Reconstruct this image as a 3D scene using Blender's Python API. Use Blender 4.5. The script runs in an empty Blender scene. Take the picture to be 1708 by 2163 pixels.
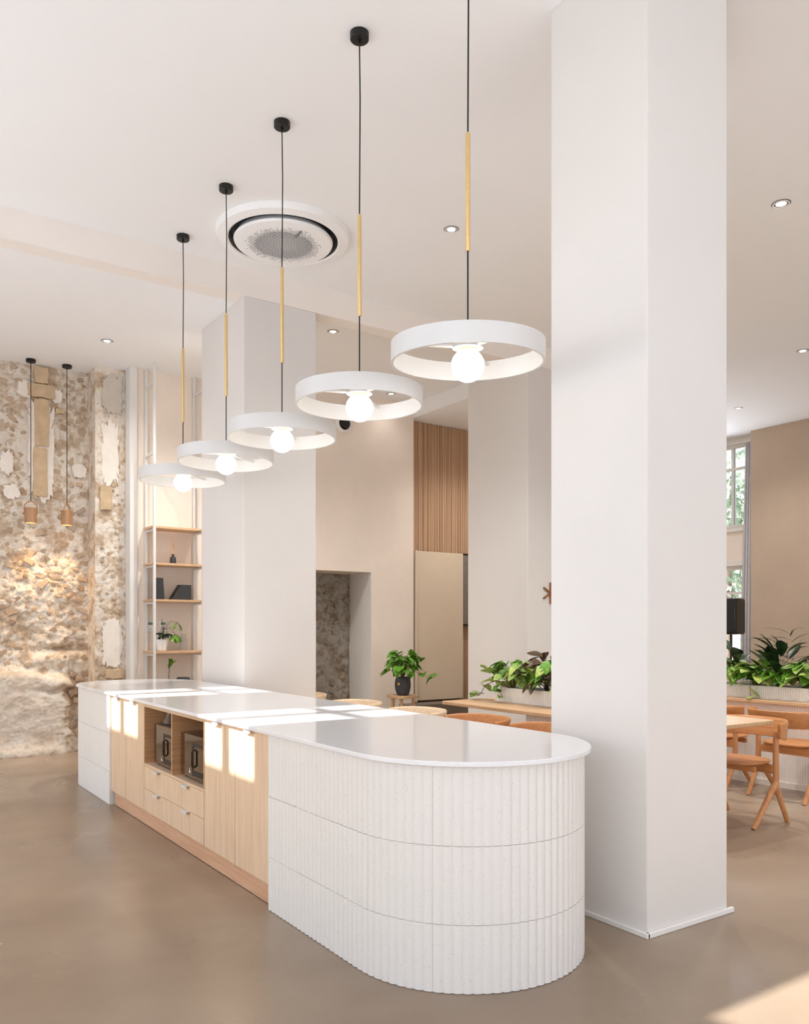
import bpy, bmesh, math, random
from mathutils import Vector, Matrix, Euler, noise as mnoise

random.seed(11)
S = bpy.context.scene
COL = S.collection
PI = math.pi

# ------------------------------------------------------------------ camera, world, sun, windows' daylight, added fill lamps, exposure
FPX, HORIZON, CAM_Z = 1751.0, 1326.0, 1.40
cam_d = bpy.data.cameras.new('camera')
cam = bpy.data.objects.new('camera', cam_d)
COL.objects.link(cam)
YAW = math.atan2(1189.0, 1751.0)              # the island runs 34 degrees to the left of the view
cam.location = (0, 0, CAM_Z)
cam.rotation_euler = (PI / 2, 0, -YAW)
cam_d.sensor_fit = 'HORIZONTAL'
cam_d.sensor_width = 36
cam_d.lens = 36 * FPX / 1708
cam_d.shift_y = (HORIZON - 2163 / 2) / 1708
cam_d.clip_end = 200
# +Y is the island's long direction, +X points right and away, Z is up
S.camera = cam

SUN_T = 0.75                                   # drop per metre travelled along +X
w = bpy.data.worlds.new('sky')
S.world = w
w.use_nodes = True
wn = w.node_tree.nodes
sky = wn.new('ShaderNodeTexSky')
sky.sky_type = 'NISHITA'
sky.sun_disc = False
sky.sun_elevation = math.atan(SUN_T)
sky.sun_rotation = math.radians(-90)
# clear-sky gradient under a bright even haze
sky_k = wn.new('ShaderNodeVectorMath')
sky_k.operation = 'SCALE'
sky_k.inputs['Scale'].default_value = 0.2
w.node_tree.links.new(sky.outputs[0], sky_k.inputs[0])
haze = wn.new('ShaderNodeVectorMath')
haze.operation = 'ADD'
haze.inputs[1].default_value = (0.72, 0.78, 0.84)
w.node_tree.links.new(sky_k.outputs[0], haze.inputs[0])
wn['Background'].inputs['Strength'].default_value = 1.0
w.node_tree.links.new(haze.outputs[0], wn['Background'].inputs[0])

sd = bpy.data.lights.new('sun', 'SUN')
sd.energy = 12.0
sd.angle = math.radians(0.7)
sd.color = (1.0, 0.975, 0.94)
so = bpy.data.objects.new('sun', sd)
COL.objects.link(so)
so.rotation_euler = Vector((-1, 0, SUN_T)).to_track_quat('Z', 'Y').to_euler()


def area(name, loc, direction, sx, sy, power, color):
    d = bpy.data.lights.new(name, 'AREA')
    d.shape = 'RECTANGLE'
    d.size, d.size_y = sx, sy
    d.energy = power
    d.color = color
    o = bpy.data.objects.new(name, d)
    COL.objects.link(o)
    o.location = loc
    o.rotation_euler = Vector([-c for c in direction]).to_track_quat('Z', 'Y').to_euler()
    return o


# daylight lamps at the high and garden windows; fills added at blank walls
DAY = (0.90, 0.97, 1.08)
area('added_fill_street', (4.6, -3.35, 1.9), (0, 1, 0.5), 9.6, 3.2, 188, DAY)  # added soft fill behind the camera; the wall there is solid
area('added_fill_sunny', (-1.38, -0.6, 2.1), (1, 0, 0.35), 4.6, 1.8, 98, DAY)  # added fill before the blank wall, brightens the left-facing sides
area('daylight_clerestory', (-1.38, 5.4, 3.72), (1, 0, -0.25), 3.0, 1.2, 10, DAY)
area('added_fill_sunny_far', (-1.38, 6.0, 2.0), (1, 0, 0.55), 6.0, 1.8, 66, DAY)  # added fill farther along the blank wall, tilted up to the ceiling
area('daylight_garden_window', (12.02, 8.85, 2.6), (-1, -0.3, 0), 1.0, 3.0, 58, DAY)

S.view_settings.view_transform = 'Standard'
S.view_settings.look = 'None'
S.view_settings.exposure = 0.26
S.view_settings.gamma = 1.0
S.view_settings.use_curve_mapping = False
S.cycles.use_denoising = True
S.cycles.max_bounces = 10
S.cycles.diffuse_bounces = 6
S.cycles.glossy_bounces = 4
S.cycles.transmission_bounces = 6
S.cycles.transparent_max_bounces = 8
S.cycles.sample_clamp_indirect = 6.0
S.cycles.caustics_reflective = False
S.cycles.caustics_refractive = False


# ------------------------------------------------------------------ mesh builder
class MB:
    def __init__(self):
        self.v, self.f = [], []

    def add(self, vs, fs):
        b = len(self.v)
        self.v += [tuple(p) for p in vs]
        self.f += [tuple(i + b for i in q) for q in fs]
        return self

    def box(self, x0, x1, y0, y1, z0, z1):
        vs = [(x, y, z) for x in (x0, x1) for y in (y0, y1) for z in (z0, z1)]
        return self.add(vs, [(0, 1, 3, 2), (4, 6, 7, 5), (0, 4, 5, 1), (2, 3, 7, 6), (0, 2, 6, 4), (1, 5, 7, 3)])

    def cbox(self, c, s, rot=None):
        m = rot or Matrix.Identity(3)
        vs = [Vector(c) + m @ Vector((s[0] * a / 2, s[1] * b / 2, s[2] * e / 2)) for a in (-1, 1) for b in (-1, 1) for e in (-1, 1)]
        return self.add(vs, [(0, 1, 3, 2), (4, 6, 7, 5), (0, 4, 5, 1), (2, 3, 7, 6), (0, 2, 6, 4), (1, 5, 7, 3)])

    def tube(self, pts, r, n=10, closed=False, flat=None):
        pts = [Vector(p) for p in pts]
        rs = r if isinstance(r, (list, tuple)) else [r] * len(pts)
        rings = []
        prev = None
        N = len(pts)
        for i, p in enumerate(pts):
            if closed:
                t = pts[(i + 1) % N] - pts[i - 1]
            else:
                t = pts[min(i + 1, N - 1)] - pts[max(i - 1, 0)]
            t.normalize()
            if prev is None:
                u = t.cross(Vector((0, 0, 1)))
                if u.length < 1e-3:
                    u = t.cross(Vector((0, 1, 0)))
            else:
                u = prev - t * prev.dot(t)
            u.normalize()
            prev = u
            k = t.cross(u)
            fl = flat or 1.0
            rings.append([p + (u * math.cos(2 * PI * j / n) + k * math.sin(2 * PI * j / n) * fl) * rs[i] for j in range(n)])
        vs = [q for g in rings for q in g]
        fs = []
        for i in range(N if closed else N - 1):
            a, b = i * n, ((i + 1) % N) * n
            for j in range(n):
                fs.append((a + j, a + (j + 1) % n, b + (j + 1) % n, b + j))
        if not closed:
            fs.append(tuple(range(n - 1, -1, -1)))
            fs.append(tuple((N - 1) * n + j for j in range(n)))
        return self.add(vs, fs)

    def lathe(self, prof, c=(0, 0, 0), n=32, m=None):
        """prof: list of (r, z); r == 0 closes to a point; m: matrix"""
        vs, rings = [], []
        for r, z in prof:
            if r < 1e-6:
                rings.append([len(vs)])
                vs.append(Vector((0, 0, z)))
            else:
                rings.append(list(range(len(vs), len(vs) + n)))
                vs += [Vector((r * math.cos(2 * PI * j / n), r * math.sin(2 * PI * j / n), z)) for j in range(n)]
        fs = []
        for a, b in zip(rings, rings[1:]):
            for j in range(n):
                k = (j + 1) % n
                if len(a) == 1 and len(b) == 1:
                    continue
                if len(a) == 1:
                    fs.append((a[0], b[k], b[j]))
                elif len(b) == 1:
                    fs.append((a[j], a[k], b[0]))
                else:
                    fs.append((a[j], a[k], b[k], b[j]))
        if m is not None:
            vs = [m @ q for q in vs]
        vs = [q + Vector(c) for q in vs]
        return self.add(vs, fs)

    def prism(self, outline, z0, z1, m=None):
        n = len(outline)
        vs = [Vector((x, y, z0)) for x, y in outline] + [Vector((x, y, z1)) for x, y in outline]
        if m is not None:
            vs = [m @ q for q in vs]
        fs = [tuple(range(n - 1, -1, -1)), tuple(range(n, 2 * n))]
        fs += [(i, (i + 1) % n, n + (i + 1) % n, n + i) for i in range(n)]
        return self.add(vs, fs)

    def mesh(self, name, smooth=35, recalc=True, shift=None):
        me = bpy.data.meshes.new(name)
        vs = self.v if shift is None else [(a - shift[0], b - shift[1], c - shift[2]) for a, b, c in self.v]
        me.from_pydata(vs, [], self.f)
        if recalc:
            bm = bmesh.new()
            bm.from_mesh(me)
            bmesh.ops.recalc_face_normals(bm, faces=bm.faces)
            bm.to_mesh(me)
            bm.free()
        if smooth:
            me.polygons.foreach_set('use_smooth', [True] * len(me.polygons))
            me.set_sharp_from_angle(angle=math.radians(smooth))
        me.update()
        return me

    def build(self, name, mat, parent=None, loc=None, smooth=35, bevel=0, seg=2, recalc=True):
        """vertices are in world space unless parent is rotated; shifted to the parent's (or loc's) origin"""
        if loc is None:
            loc = parent['_o'] if parent is not None and '_o' in parent else None
            own = False
        else:
            own = True
        me = self.mesh(name, smooth, recalc, loc)
        o = bpy.data.objects.new(name, me)
        COL.objects.link(o)
        me.materials.append(mat)
        if own:
            o.location = loc
        if parent is not None:
            o.parent = parent
            if '_o' in parent:
                o['_o'] = parent['_o']
        if bevel:
            b = o.modifiers.new('bevel', 'BEVEL')
            b.width = bevel
            b.segments = seg
            b.limit_method = 'ANGLE'
            b.angle_limit = math.radians(40)
        return o


def tag(o, label=None, cat=None, group=None, kind=None):
    for k, v in (('label', label), ('category', cat), ('group', group), ('kind', kind)):
        if v:
            o[k] = v
    return o


def thing(name, loc, label, cat, group=None, rz=0.0, world=True):
    """an Empty at the thing's base; world=True: its parts are written in world coordinates"""
    o = bpy.data.objects.new(name, None)
    COL.objects.link(o)
    o.location = loc
    o.rotation_euler = (0, 0, rz)
    o.empty_display_size = 0.1
    if world:
        o['_o'] = tuple(loc)
    tag(o, label, cat, group)
    return o


def part(name, me, mat, parent, loc=(0, 0, 0), rot=None, scale=None):
    """an object with shared mesh data below a parent, in the parent's own space"""
    o = bpy.data.objects.new(name, me)
    COL.objects.link(o)
    o.parent = parent
    if mat and not me.materials:
        me.materials.append(mat)
    if isinstance(loc, Matrix):
        o.matrix_local = loc
    else:
        o.location = loc
        if rot:
            o.rotation_euler = rot
        if scale:
            o.scale = scale
    return o


def copy_tree(o, parent=None):
    c = o.copy()
    COL.objects.link(c)
    c.parent = parent
    for ch in list(o.children):
        copy_tree(ch, c)
    return c


def struct(o):
    o['kind'] = 'structure'
    return o


# ------------------------------------------------------------------ materials
def srgb(r, g, b):
    f = lambda c: c / 12.92 if c <= 0.04045 else ((c + 0.055) / 1.055) ** 2.4
    return (f(r / 255), f(g / 255), f(b / 255), 1)


class NT:
    def __init__(self, name):
        self.m = bpy.data.materials.new(name)
        self.m.use_nodes = True
        self.t = self.m.node_tree
        self.p = self.t.nodes['Principled BSDF']
        self._c = None

    def n(self, kind, **kw):
        x = self.t.nodes.new('ShaderNode' + kind)
        for k, v in kw.items():
            if k in x.inputs:
                x.inputs[k].default_value = v
            else:
                setattr(x, k, v)
        return x

    def l(self, a, b):
        self.t.links.new(a, b)

    def coord(self, scale=(1, 1, 1), rnd=False):
        tc = self.n('TexCoord')
        mp = self.n('Mapping')
        mp.inputs['Scale'].default_value = scale
        if rnd:
            oi = self.n('ObjectInfo')
            ad = self.n('VectorMath', operation='SCALE')
            ad.inputs[0].default_value = (13.1, 7.7, 9.3)
            self.l(oi.outputs['Random'], ad.inputs['Scale'])
            self.l(ad.outputs[0], mp.inputs['Location'])
        self.l(tc.outputs['Object'], mp.inputs['Vector'])
        return mp.outputs[0]

    def noise(self, vec, scale=5, detail=4, rough=0.6):
        x = self.n('TexNoise', Scale=scale, Detail=detail, Roughness=rough)
        if vec is not None:
            self.l(vec, x.inputs['Vector'])
        return x.outputs['Fac']

    def ramp(self, fac, stops):
        x = self.n('ValToRGB')
        e = x.color_ramp.elements
        while len(e) < len(stops):
            e.new(0.5)
        for i, (p, c) in enumerate(stops):
            e[i].position = p
            e[i].color = c
        self.l(fac, x.inputs[0])
        return x.outputs[0]

    def mix(self, fac, a, b, mode='MIX'):
        x = self.n('Mix', data_type='RGBA', blend_type=mode)
        for i, s in ((0, fac), (6, a), (7, b)):
            if isinstance(s, (int, float, tuple)):
                x.inputs[i].default_value = s
            else:
                self.l(s, x.inputs[i])
        return x.outputs[2]

    def bump(self, fac, strength=0.1, dist=0.01):
        x = self.n('Bump', Strength=strength, Distance=dist)
        self.l(fac, x.inputs['Height'])
        self.l(x.outputs[0], self.p.inputs['Normal'])

    def set(self, **kw):
        names = dict(base='Base Color', rough='Roughness', metal='Metallic', spec='Specular IOR Level', emit='Emission Color',
                     power='Emission Strength', trans='Transmission Weight', ior='IOR', coat='Coat Weight', coat_rough='Coat Roughness', alpha='Alpha')
        for k, v in kw.items():
            i = self.p.inputs[names[k]]
            if isinstance(v, (int, float, tuple)):
                i.default_value = v
            else:
                self.l(v, i)
        return self


def plain(name, c, rough=0.5, metal=0.0, var=0.05, spec=0.5, scale=14):
    t = NT(name)
    f = t.noise(t.coord(), scale, 3)
    lo = tuple(x * (1 - var) for x in c[:3]) + (1,)
    hi = tuple(min(1, x * (1 + var)) for x in c[:3]) + (1,)
    t.set(base=t.ramp(f, [(0.3, lo), (0.7, hi)]), rough=rough, metal=metal, spec=spec)
    return t.m


def plaster(name, c, var=0.03, scale=1.3, bump=0.05):
    t = NT(name)
    v = t.coord()
    f = t.noise(v, scale, 5, 0.65)
    lo = tuple(x * (1 - var) for x in c[:3]) + (1,)
    hi = tuple(min(1, x * (1 + var)) for x in c[:3]) + (1,)
    t.set(base=t.ramp(f, [(0.3, lo), (0.7, hi)]), rough=0.85, spec=0.25)
    t.bump(t.noise(v, 45, 4), bump, 0.004)
    return t.m


def wood(name, c1, c2, axis=2, scale=1.0, rough=0.45, contrast=1.0):
    """long grain along the given object axis"""
    t = NT(name)
    sc = [26 * scale] * 3
    sc[axis] = 0.9 * scale
    v = t.coord(tuple(sc), rnd=True)
    f1 = t.noise(v, 1.0, 5, 0.65)
    sc2 = [150 * scale] * 3
    sc2[axis] = 4 * scale
    f2 = t.noise(t.coord(tuple(sc2), rnd=True), 1.0, 3, 0.5)
    a = t.ramp(f1, [(0.32, c2), (0.52, c1), (0.75, c2)])
    d = tuple(x * 0.72 for x in c2[:3]) + (1,)
    b = t.mix(t.ramp(f2, [(0.52, (0, 0, 0, 1)), (0.72, (0.5 * contrast,) * 3 + (1,))]), a, d)
    t.set(base=b, rough=rough, spec=0.4)
    t.bump(f2, 0.06, 0.002)
    return t.m


M = {}
M['ceiling'] = plaster('ceiling_paint', srgb(247, 248, 249), 0.012, 0.8, 0.02)
M['column'] = plaster('column_plaster', srgb(227, 224, 221), 0.02, 1.1, 0.06)
M['beam'] = plaster('beam_plaster', srgb(246, 240, 234), 0.02, 1.1, 0.04)
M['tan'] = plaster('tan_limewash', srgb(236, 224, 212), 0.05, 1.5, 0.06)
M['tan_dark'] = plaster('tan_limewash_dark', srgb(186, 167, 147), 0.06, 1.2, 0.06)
M['white_paint'] = plain('white_painted_board', srgb(238, 236, 233), 0.5, var=0.02)
M['white_metal'] = plain('white_powder_coated_metal', srgb(222, 221, 219), 0.4, var=0.01)
M['ac_white'] = plain('appliance_white', srgb(250, 251, 252), 0.35, var=0.01)
M['black_metal'] = plain('black_metal', srgb(28, 27, 26), 0.42, 0.3, var=0.15)
M['black_plastic'] = plain('black_plastic', srgb(20, 20, 21), 0.35, var=0.1)
M['cord'] = plain('black_textile_cord', srgb(32, 29, 27), 0.8, var=0.2)
M['brass'] = plain('brushed_brass', srgb(226, 194, 134), 0.42, 0.55, var=0.06, scale=60)
M['steel'] = plain('brushed_steel', srgb(150, 150, 150), 0.22, 1.0, var=0.08)
M['oak'] = wood('oak_veneer_upright', srgb(234, 208, 180), srgb(220, 188, 156), 2)
M['oak_y'] = wood('oak_veneer_lengthwise', srgb(228, 200, 170), srgb(210, 176, 142), 1)
M['oak_pink'] = wood('oak_plinth_veneer', srgb(222, 180, 148), srgb(206, 160, 126), 1)
M['oak_x'] = wood('oak_veneer_crosswise', srgb(206, 160, 118), srgb(180, 130, 90), 0)
M['oak_table'] = wood('oak_table_top', srgb(214, 178, 140), srgb(196, 156, 116), 1, 0.7)
M['slat'] = wood('cedar_slat', srgb(196, 162, 132), srgb(166, 130, 102), 2)
M['orange'] = wood('steamed_beech', srgb(204, 142, 90), srgb(184, 120, 70), 1, 0.6)
M['orange_z'] = wood('steamed_beech_leg', srgb(210, 152, 104), srgb(188, 126, 80), 2, 0.6)
M['ash'] = wood('pale_ash', srgb(240, 216, 186), srgb(226, 196, 162), 1, 0.6)
M['ash_z'] = wood('pale_ash_leg', srgb(240, 216, 186), srgb(226, 196, 162), 2, 0.6)
M['cork'] = wood('turned_wood_shade', srgb(190, 148, 112), srgb(166, 122, 88), 2)
M['panel'] = plain('beige_lacquer', srgb(222, 206, 184), 0.35, var=0.03, scale=2)
M['dark_pot'] = plain('charcoal_ceramic', srgb(64, 66, 72), 0.6, var=0.1)
M['charcoal'] = plain('charcoal_resin', srgb(52, 52, 54), 0.6, var=0.1)
M['white_pot'] = plain('white_ceramic', srgb(240, 240, 240), 0.4, var=0.02)
M['soil'] = plain('potting_soil', srgb(62, 44, 34), 0.95, var=0.35, scale=60)
M['planter'] = plain('ribbed_planter_white', srgb(246, 242, 236), 0.6, var=0.03)
M['stem'] = plain('plant_stem', srgb(112, 112, 56), 0.6, var=0.2)
M['twig'] = plain('brown_twig', srgb(78, 56, 36), 0.7, var=0.2)
M['reed'] = plain('rattan_reed', srgb(222, 180, 130), 0.7, var=0.1)
M['curtain'] = plain('grey_curtain_fabric', srgb(196, 194, 196), 0.9, var=0.04)
M['screen'] = plain('lcd_grey_green', srgb(120, 136, 112), 0.3, var=0.05)
M['gold'] = plain('gold_dot', srgb(196, 148, 60), 0.3, 0.8)
M['walnut'] = wood('brown_wood_rod', srgb(160, 102, 62), srgb(126, 78, 46), 2)
M['cloth_white'] = plain('white_blind', srgb(240, 240, 240), 0.9)
M['frame_white'] = plain('window_frame_paint', srgb(225, 220, 212), 0.5, var=0.02)
M['concrete_dark'] = plain('dark_concrete', srgb(120, 108, 96), 0.55, var=0.12, scale=5)
M['ground'] = plain('outdoor_paving', srgb(190, 186, 178), 0.9, var=0.1, scale=3)
M['facade'] = plaster('outdoor_facade', srgb(226, 222, 214), 0.04)
M['bark'] = plain('tree_bark', srgb(120, 104, 90), 0.9, var=0.2)


def leafmat(name, c1, c2, rough=0.4, scale=9, edge=(0.42, 0.62)):
    t = NT(name)
    f = t.noise(t.coord((1, 1, 1), rnd=True), scale, 3, 0.6)
    c = t.ramp(f, [(edge[0], c1), (edge[1], c2)])
    oi = t.n('ObjectInfo')
    hs = t.n('HueSaturation')
    mr = t.n('MapRange')
    t.l(oi.outputs['Random'], mr.inputs['Value'])
    mr.inputs['To Min'].default_value = 0.7
    mr.inputs['To Max'].default_value = 1.25
    t.l(mr.outputs[0], hs.inputs['Value'])
    t.l(c, hs.inputs['Color'])
    t.set(base=hs.outputs[0], rough=rough, spec=0.4)
    tr = t.n('BsdfTranslucent')
    t.l(hs.outputs[0], tr.inputs['Color'])
    mx = t.n('MixShader')
    mx.inputs[0].default_value = 0.18
    t.l(t.p.outputs[0], mx.inputs[1])
    t.l(tr.outputs[0], mx.inputs[2])
    t.l(mx.outputs[0], t.t.nodes['Material Output'].inputs['Surface'])
    return t.m


M['leaf_green'] = leafmat('leaf_fresh_green', srgb(74, 132, 36), srgb(124, 172, 62))
M['leaf_var'] = leafmat('leaf_variegated', srgb(92, 142, 52), srgb(198, 214, 130), 0.4, 14)
M['leaf_yellow'] = leafmat('leaf_yellow_green', srgb(156, 190, 66), srgb(222, 226, 150), 0.4, 11)
M['leaf_red'] = leafmat('leaf_dark_red', srgb(52, 58, 34), srgb(110, 62, 46), 0.35, 8)
M['leaf_dark'] = leafmat('leaf_dark_green', srgb(26, 44, 26), srgb(48, 70, 40), 0.3, 5)
M['leaf_palm'] = leafmat('leaf_palm', srgb(26, 48, 28), srgb(58, 84, 50), 0.45, 5)
M['leaf_tree'] = leafmat('leaf_outdoor_glare', srgb(140, 158, 136), srgb(184, 196, 176), 0.6, 3)  # leaf greens paled so the colour carries the outdoor glare

# engineered stone worktop
t = NT('white_quartz')
v = t.coord()
t.set(base=t.ramp(t.noise(v, 90, 3), [(0.35, srgb(238, 240, 244)), (0.7, srgb(243, 245, 248))]), rough=0.09, spec=0.5)
M['quartz'] = t.m

# fluted cement tiles: off white, specks, grime creeping up from the floor
t = NT('white_cement_tile')
v = t.coord()
sp = t.ramp(t.noise(v, 160, 2), [(0.26, srgb(205, 194, 184)), (0.36, srgb(234, 232, 230))])
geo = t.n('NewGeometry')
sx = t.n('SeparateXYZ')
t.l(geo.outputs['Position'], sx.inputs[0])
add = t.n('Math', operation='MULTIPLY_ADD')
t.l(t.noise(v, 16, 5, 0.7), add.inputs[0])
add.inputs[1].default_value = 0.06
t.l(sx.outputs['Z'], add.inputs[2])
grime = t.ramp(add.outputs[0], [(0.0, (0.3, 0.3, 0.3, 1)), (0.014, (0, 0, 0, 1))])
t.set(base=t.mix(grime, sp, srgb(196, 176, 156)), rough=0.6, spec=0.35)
t.bump(t.noise(v, 120, 4, 0.7), 0.18, 0.003)
M['tile'] = t.m

# polished concrete floor
t = NT('polished_concrete')
v = t.coord()
n1 = t.noise(v, 0.55, 4, 0.55)
n2 = t.noise(v, 1.5, 3, 0.5)
n3 = t.noise(v, 42, 3, 0.6)
c = t.ramp(n1, [(0.32, srgb(142, 124, 106)), (0.5, srgb(160, 142, 123)), (0.68, srgb(173, 156, 137))])
c = t.mix(t.ramp(n2, [(0.3, (0.26,) * 3 + (1,)), (0.66, (0, 0, 0, 1))]), c, srgb(130, 110, 90))
c = t.mix(t.ramp(n3, [(0.35, (0.06,) * 3 + (1,)), (0.65, (0, 0, 0, 1))]), c, srgb(110, 96, 84))
vo = t.n('TexVoronoi', Scale=2.3)
t.l(v, vo.inputs['Vector'])
c = t.mix(t.ramp(vo.outputs['Distance'], [(0.008, (0.8,) * 3 + (1,)), (0.02, (0, 0, 0, 1))]), c, srgb(232, 226, 216))
t.set(base=c, rough=t.ramp(n2, [(0.3, (0.36,) * 3 + (1,)), (0.7, (0.24,) * 3 + (1,))]), spec=0.45)
M['floor'] = t.m

# rubble wall: lime mortar bed and stones
def rubble(name, tint, k=0.25):
    t = NT(name)
    v = t.coord()
    a = t.noise(v, 5.5, 6, 0.7)
    b = t.noise(v, 21, 5, 0.75)
    c = t.ramp(a, [(0.34, srgb(160, 128, 96)), (0.44, srgb(202, 178, 150)), (0.52, srgb(236, 227, 215)), (0.72, srgb(228, 216, 202))])
    c = t.mix(t.ramp(b, [(0.33, (0.75,) * 3 + (1,)), (0.45, (0, 0, 0, 1))]), c, srgb(150, 118, 88))
    c = t.mix(k, c, tint)
    t.set(base=c, rough=0.95, spec=0.15)
    t.bump(b, 0.55, 0.03)
    return t.m
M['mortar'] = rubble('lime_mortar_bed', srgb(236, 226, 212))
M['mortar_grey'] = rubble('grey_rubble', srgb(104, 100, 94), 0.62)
t = NT('rubble_stone')
oi = t.n('ObjectInfo')
v = t.coord((1, 1, 1), rnd=True)
c = t.ramp(oi.outputs['Random'], [(0.0, srgb(206, 176, 142)), (0.3, srgb(186, 154, 120)), (0.55, srgb(216, 196, 170)), (0.8, srgb(168, 134, 102)), (1.0, srgb(208, 188, 166))])
c = t.mix(t.ramp(t.noise(v, 9, 5, 0.7), [(0.40, (0.55,) * 3 + (1,)), (0.58, (0, 0, 0, 1))]), c, srgb(234, 223, 208))
t.set(base=c, rough=0.95, spec=0.15)
t.bump(t.noise(v, 26, 5, 0.7), 0.5, 0.02)
M['stone'] = t.m
M['ashlar'] = plaster('tan_ashlar', srgb(204, 180, 148), 0.16, 9, 0.4)
M['lime'] = plaster('white_lime_plaster', srgb(238, 230, 220), 0.06, 8, 0.4)
M['cement'] = plaster('grey_cement_patch', srgb(200, 192, 180), 0.08, 6, 0.4)
t = NT('pale_boulder')
v = t.coord()
c = t.ramp(t.noise(v, 4, 6, 0.7), [(0.32, srgb(196, 178, 158)), (0.5, srgb(224, 214, 202)), (0.7, srgb(236, 230, 222))])
c = t.mix(t.ramp(t.noise(v, 26, 4, 0.7), [(0.3, (0.6,) * 3 + (1,)), (0.4, (0, 0, 0, 1))]), c, srgb(150, 130, 112))
t.set(base=c, rough=0.9, spec=0.2)
t.bump(t.noise(v, 30, 5, 0.7), 0.4, 0.02)
M['boulder'] = t.m

# lit glass and lamps
def emitter(name, col, power):
    t = NT(name)
    t.set(base=(0.9, 0.9, 0.9, 1), emit=col, power=power, rough=0.4)
    return t.m
M['bulb'] = emitter('opal_bulb', (1.0, 0.90, 0.77, 1), 7.0)
M['lens'] = emitter('downlight_lens', (1.0, 0.88, 0.7, 1), 9.0)
M['warm_lens'] = emitter('spot_lens', (1.0, 0.72, 0.4, 1), 7.0)

t = NT('window_glass')
gl = t.n('BsdfGlossy')
gl.inputs['Roughness'].default_value = 0.02
tp = t.n('BsdfTransparent')
fr = t.n('Fresnel')
fr.inputs['IOR'].default_value = 1.45
mx = t.n('MixShader')
t.l(fr.outputs[0], mx.inputs[0])
t.l(tp.outputs[0], mx.inputs[1])
t.l(gl.outputs[0], mx.inputs[2])
t.l(mx.outputs[0], t.t.nodes['Material Output'].inputs['Surface'])
M['glass'] = t.m
t = NT('clear_glassware')
t.set(base=(0.96, 0.97, 0.97, 1), rough=0.03, trans=0.92, ior=1.3)
M['glassware'] = t.m
t = NT('bronze_mirror')
t.set(base=srgb(150, 133, 114), rough=0.04, metal=1.0)
M['bronze'] = t.m
t = NT('dark_glass')
t.set(base=srgb(70, 74, 80), rough=0.08, metal=0.6)
M['dark_glass'] = t.m
M['white_mark'] = plain('white_print', srgb(235, 235, 235), 0.5)

# ------------------------------------------------------------------ the room
ZC, ZS, ZB = 4.56, 4.32, 4.50          # high ceiling, lower ceiling on the left, bay ceiling
YB = 6.82                              # front face of the beam
YF = 9.41                              # plaster wall behind the shelves
XW = -1.5                              # sunny wall
XE = 12.07                             # right wall


def S_(name, mb, mat, **kw):
    return struct(mb.build(name, mat, loc=(0, 0, 0), **kw))


S_('floor', MB().box(XW - 0.3, 12.7, -3.8, 10.6, -0.12, 0), M['floor'], smooth=0)
S_('ceiling', MB().box(XW - 0.3, 12.7, -3.8, YB, ZC, ZC + 0.2), M['ceiling'], smooth=0)
S_('ceiling', MB().box(8.4, 12.7, YB, 9.9, ZC, ZC + 0.2), M['ceiling'], smooth=0)
S_('ceiling', MB().box(XW - 0.3, 3.64, 7.0, 10.6, ZS, ZS + 0.2), M['ceiling'], smooth=0)
S_('ceiling', MB().box(3.64, 6.54, 7.0, 9.6, ZB, ZB + 0.2), M['ceiling'], smooth=0)
S_('ceiling', MB().box(6.54, 8.6, 7.0, 9.9, 4.30, 4.72), M['ceiling'], smooth=0)
S_('beam', MB().box(XW - 0.3, 8.6, YB, 7.0, ZS, ZC + 0.2), M['beam'], smooth=0)

# columns: near one with a skirting
S_('column', MB().box(3.008, 3.601, 2.481, 3.095, 0, ZC), M['column'], bevel=0.006)
S_('column', MB().box(2.926, 3.64, YB, 7.85, 0, ZS), M['column'], bevel=0.006)
S_('column', MB().box(6.28, 7.4, YB, 7.88, 0, ZS).box(6.28, 7.4, 7.0, 7.88, ZS, ZB), M['column'], bevel=0.006)
S_('baseboard_near_column', MB().box(2.993, 3.635, 2.463, 2.481, 0, 0.026), M['white_paint'], bevel=0.004)
S_('baseboard_near_column', MB().box(2.990, 3.008, 2.463, 3.11, 0, 0.026), M['white_paint'], bevel=0.004)

# walls
wb = MB()
wb.box(2.72, 5.021, YF, 10.0, 0, ZS).box(5.021, 5.862, YF, 10.0, 2.14, ZB).box(5.862, 6.54, YF, 10.0, 0, ZB).box(4.2, 5.021, YF, 10.0, ZS, ZB)
S_('wall_back', wb, M['tan'], smooth=0)
S_('wall_passage', MB().box(4.6, 6.6, 10.06, 10.2, 0, 2.4), M['tan'], smooth=0)
S_('wall_dining_end', MB().box(7.4, 8.6, YB + 0.01, 7.1, 0, ZS).box(8.4, 8.6, 7.1, 9.6, 0, 4.3), M['tan'], smooth=0)
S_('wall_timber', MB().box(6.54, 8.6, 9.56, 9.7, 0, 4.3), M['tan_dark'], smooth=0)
S_('lit_jamb_trim', MB().box(5.85, 5.866, 9.412, 10.06, 0, 2.14), M['column'], smooth=0)  # whiter sheet over the jamb, its colour stands in for light there
S_('trim_1', MB().box(2.665, 2.748, YF - 0.03, 9.56, 0, ZS), M['column'], bevel=0.004)
S_('wall_right', MB().box(XE, XE + 0.2, -3.8, 7.887, 0, ZC), M['tan_dark'], smooth=0)
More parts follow.
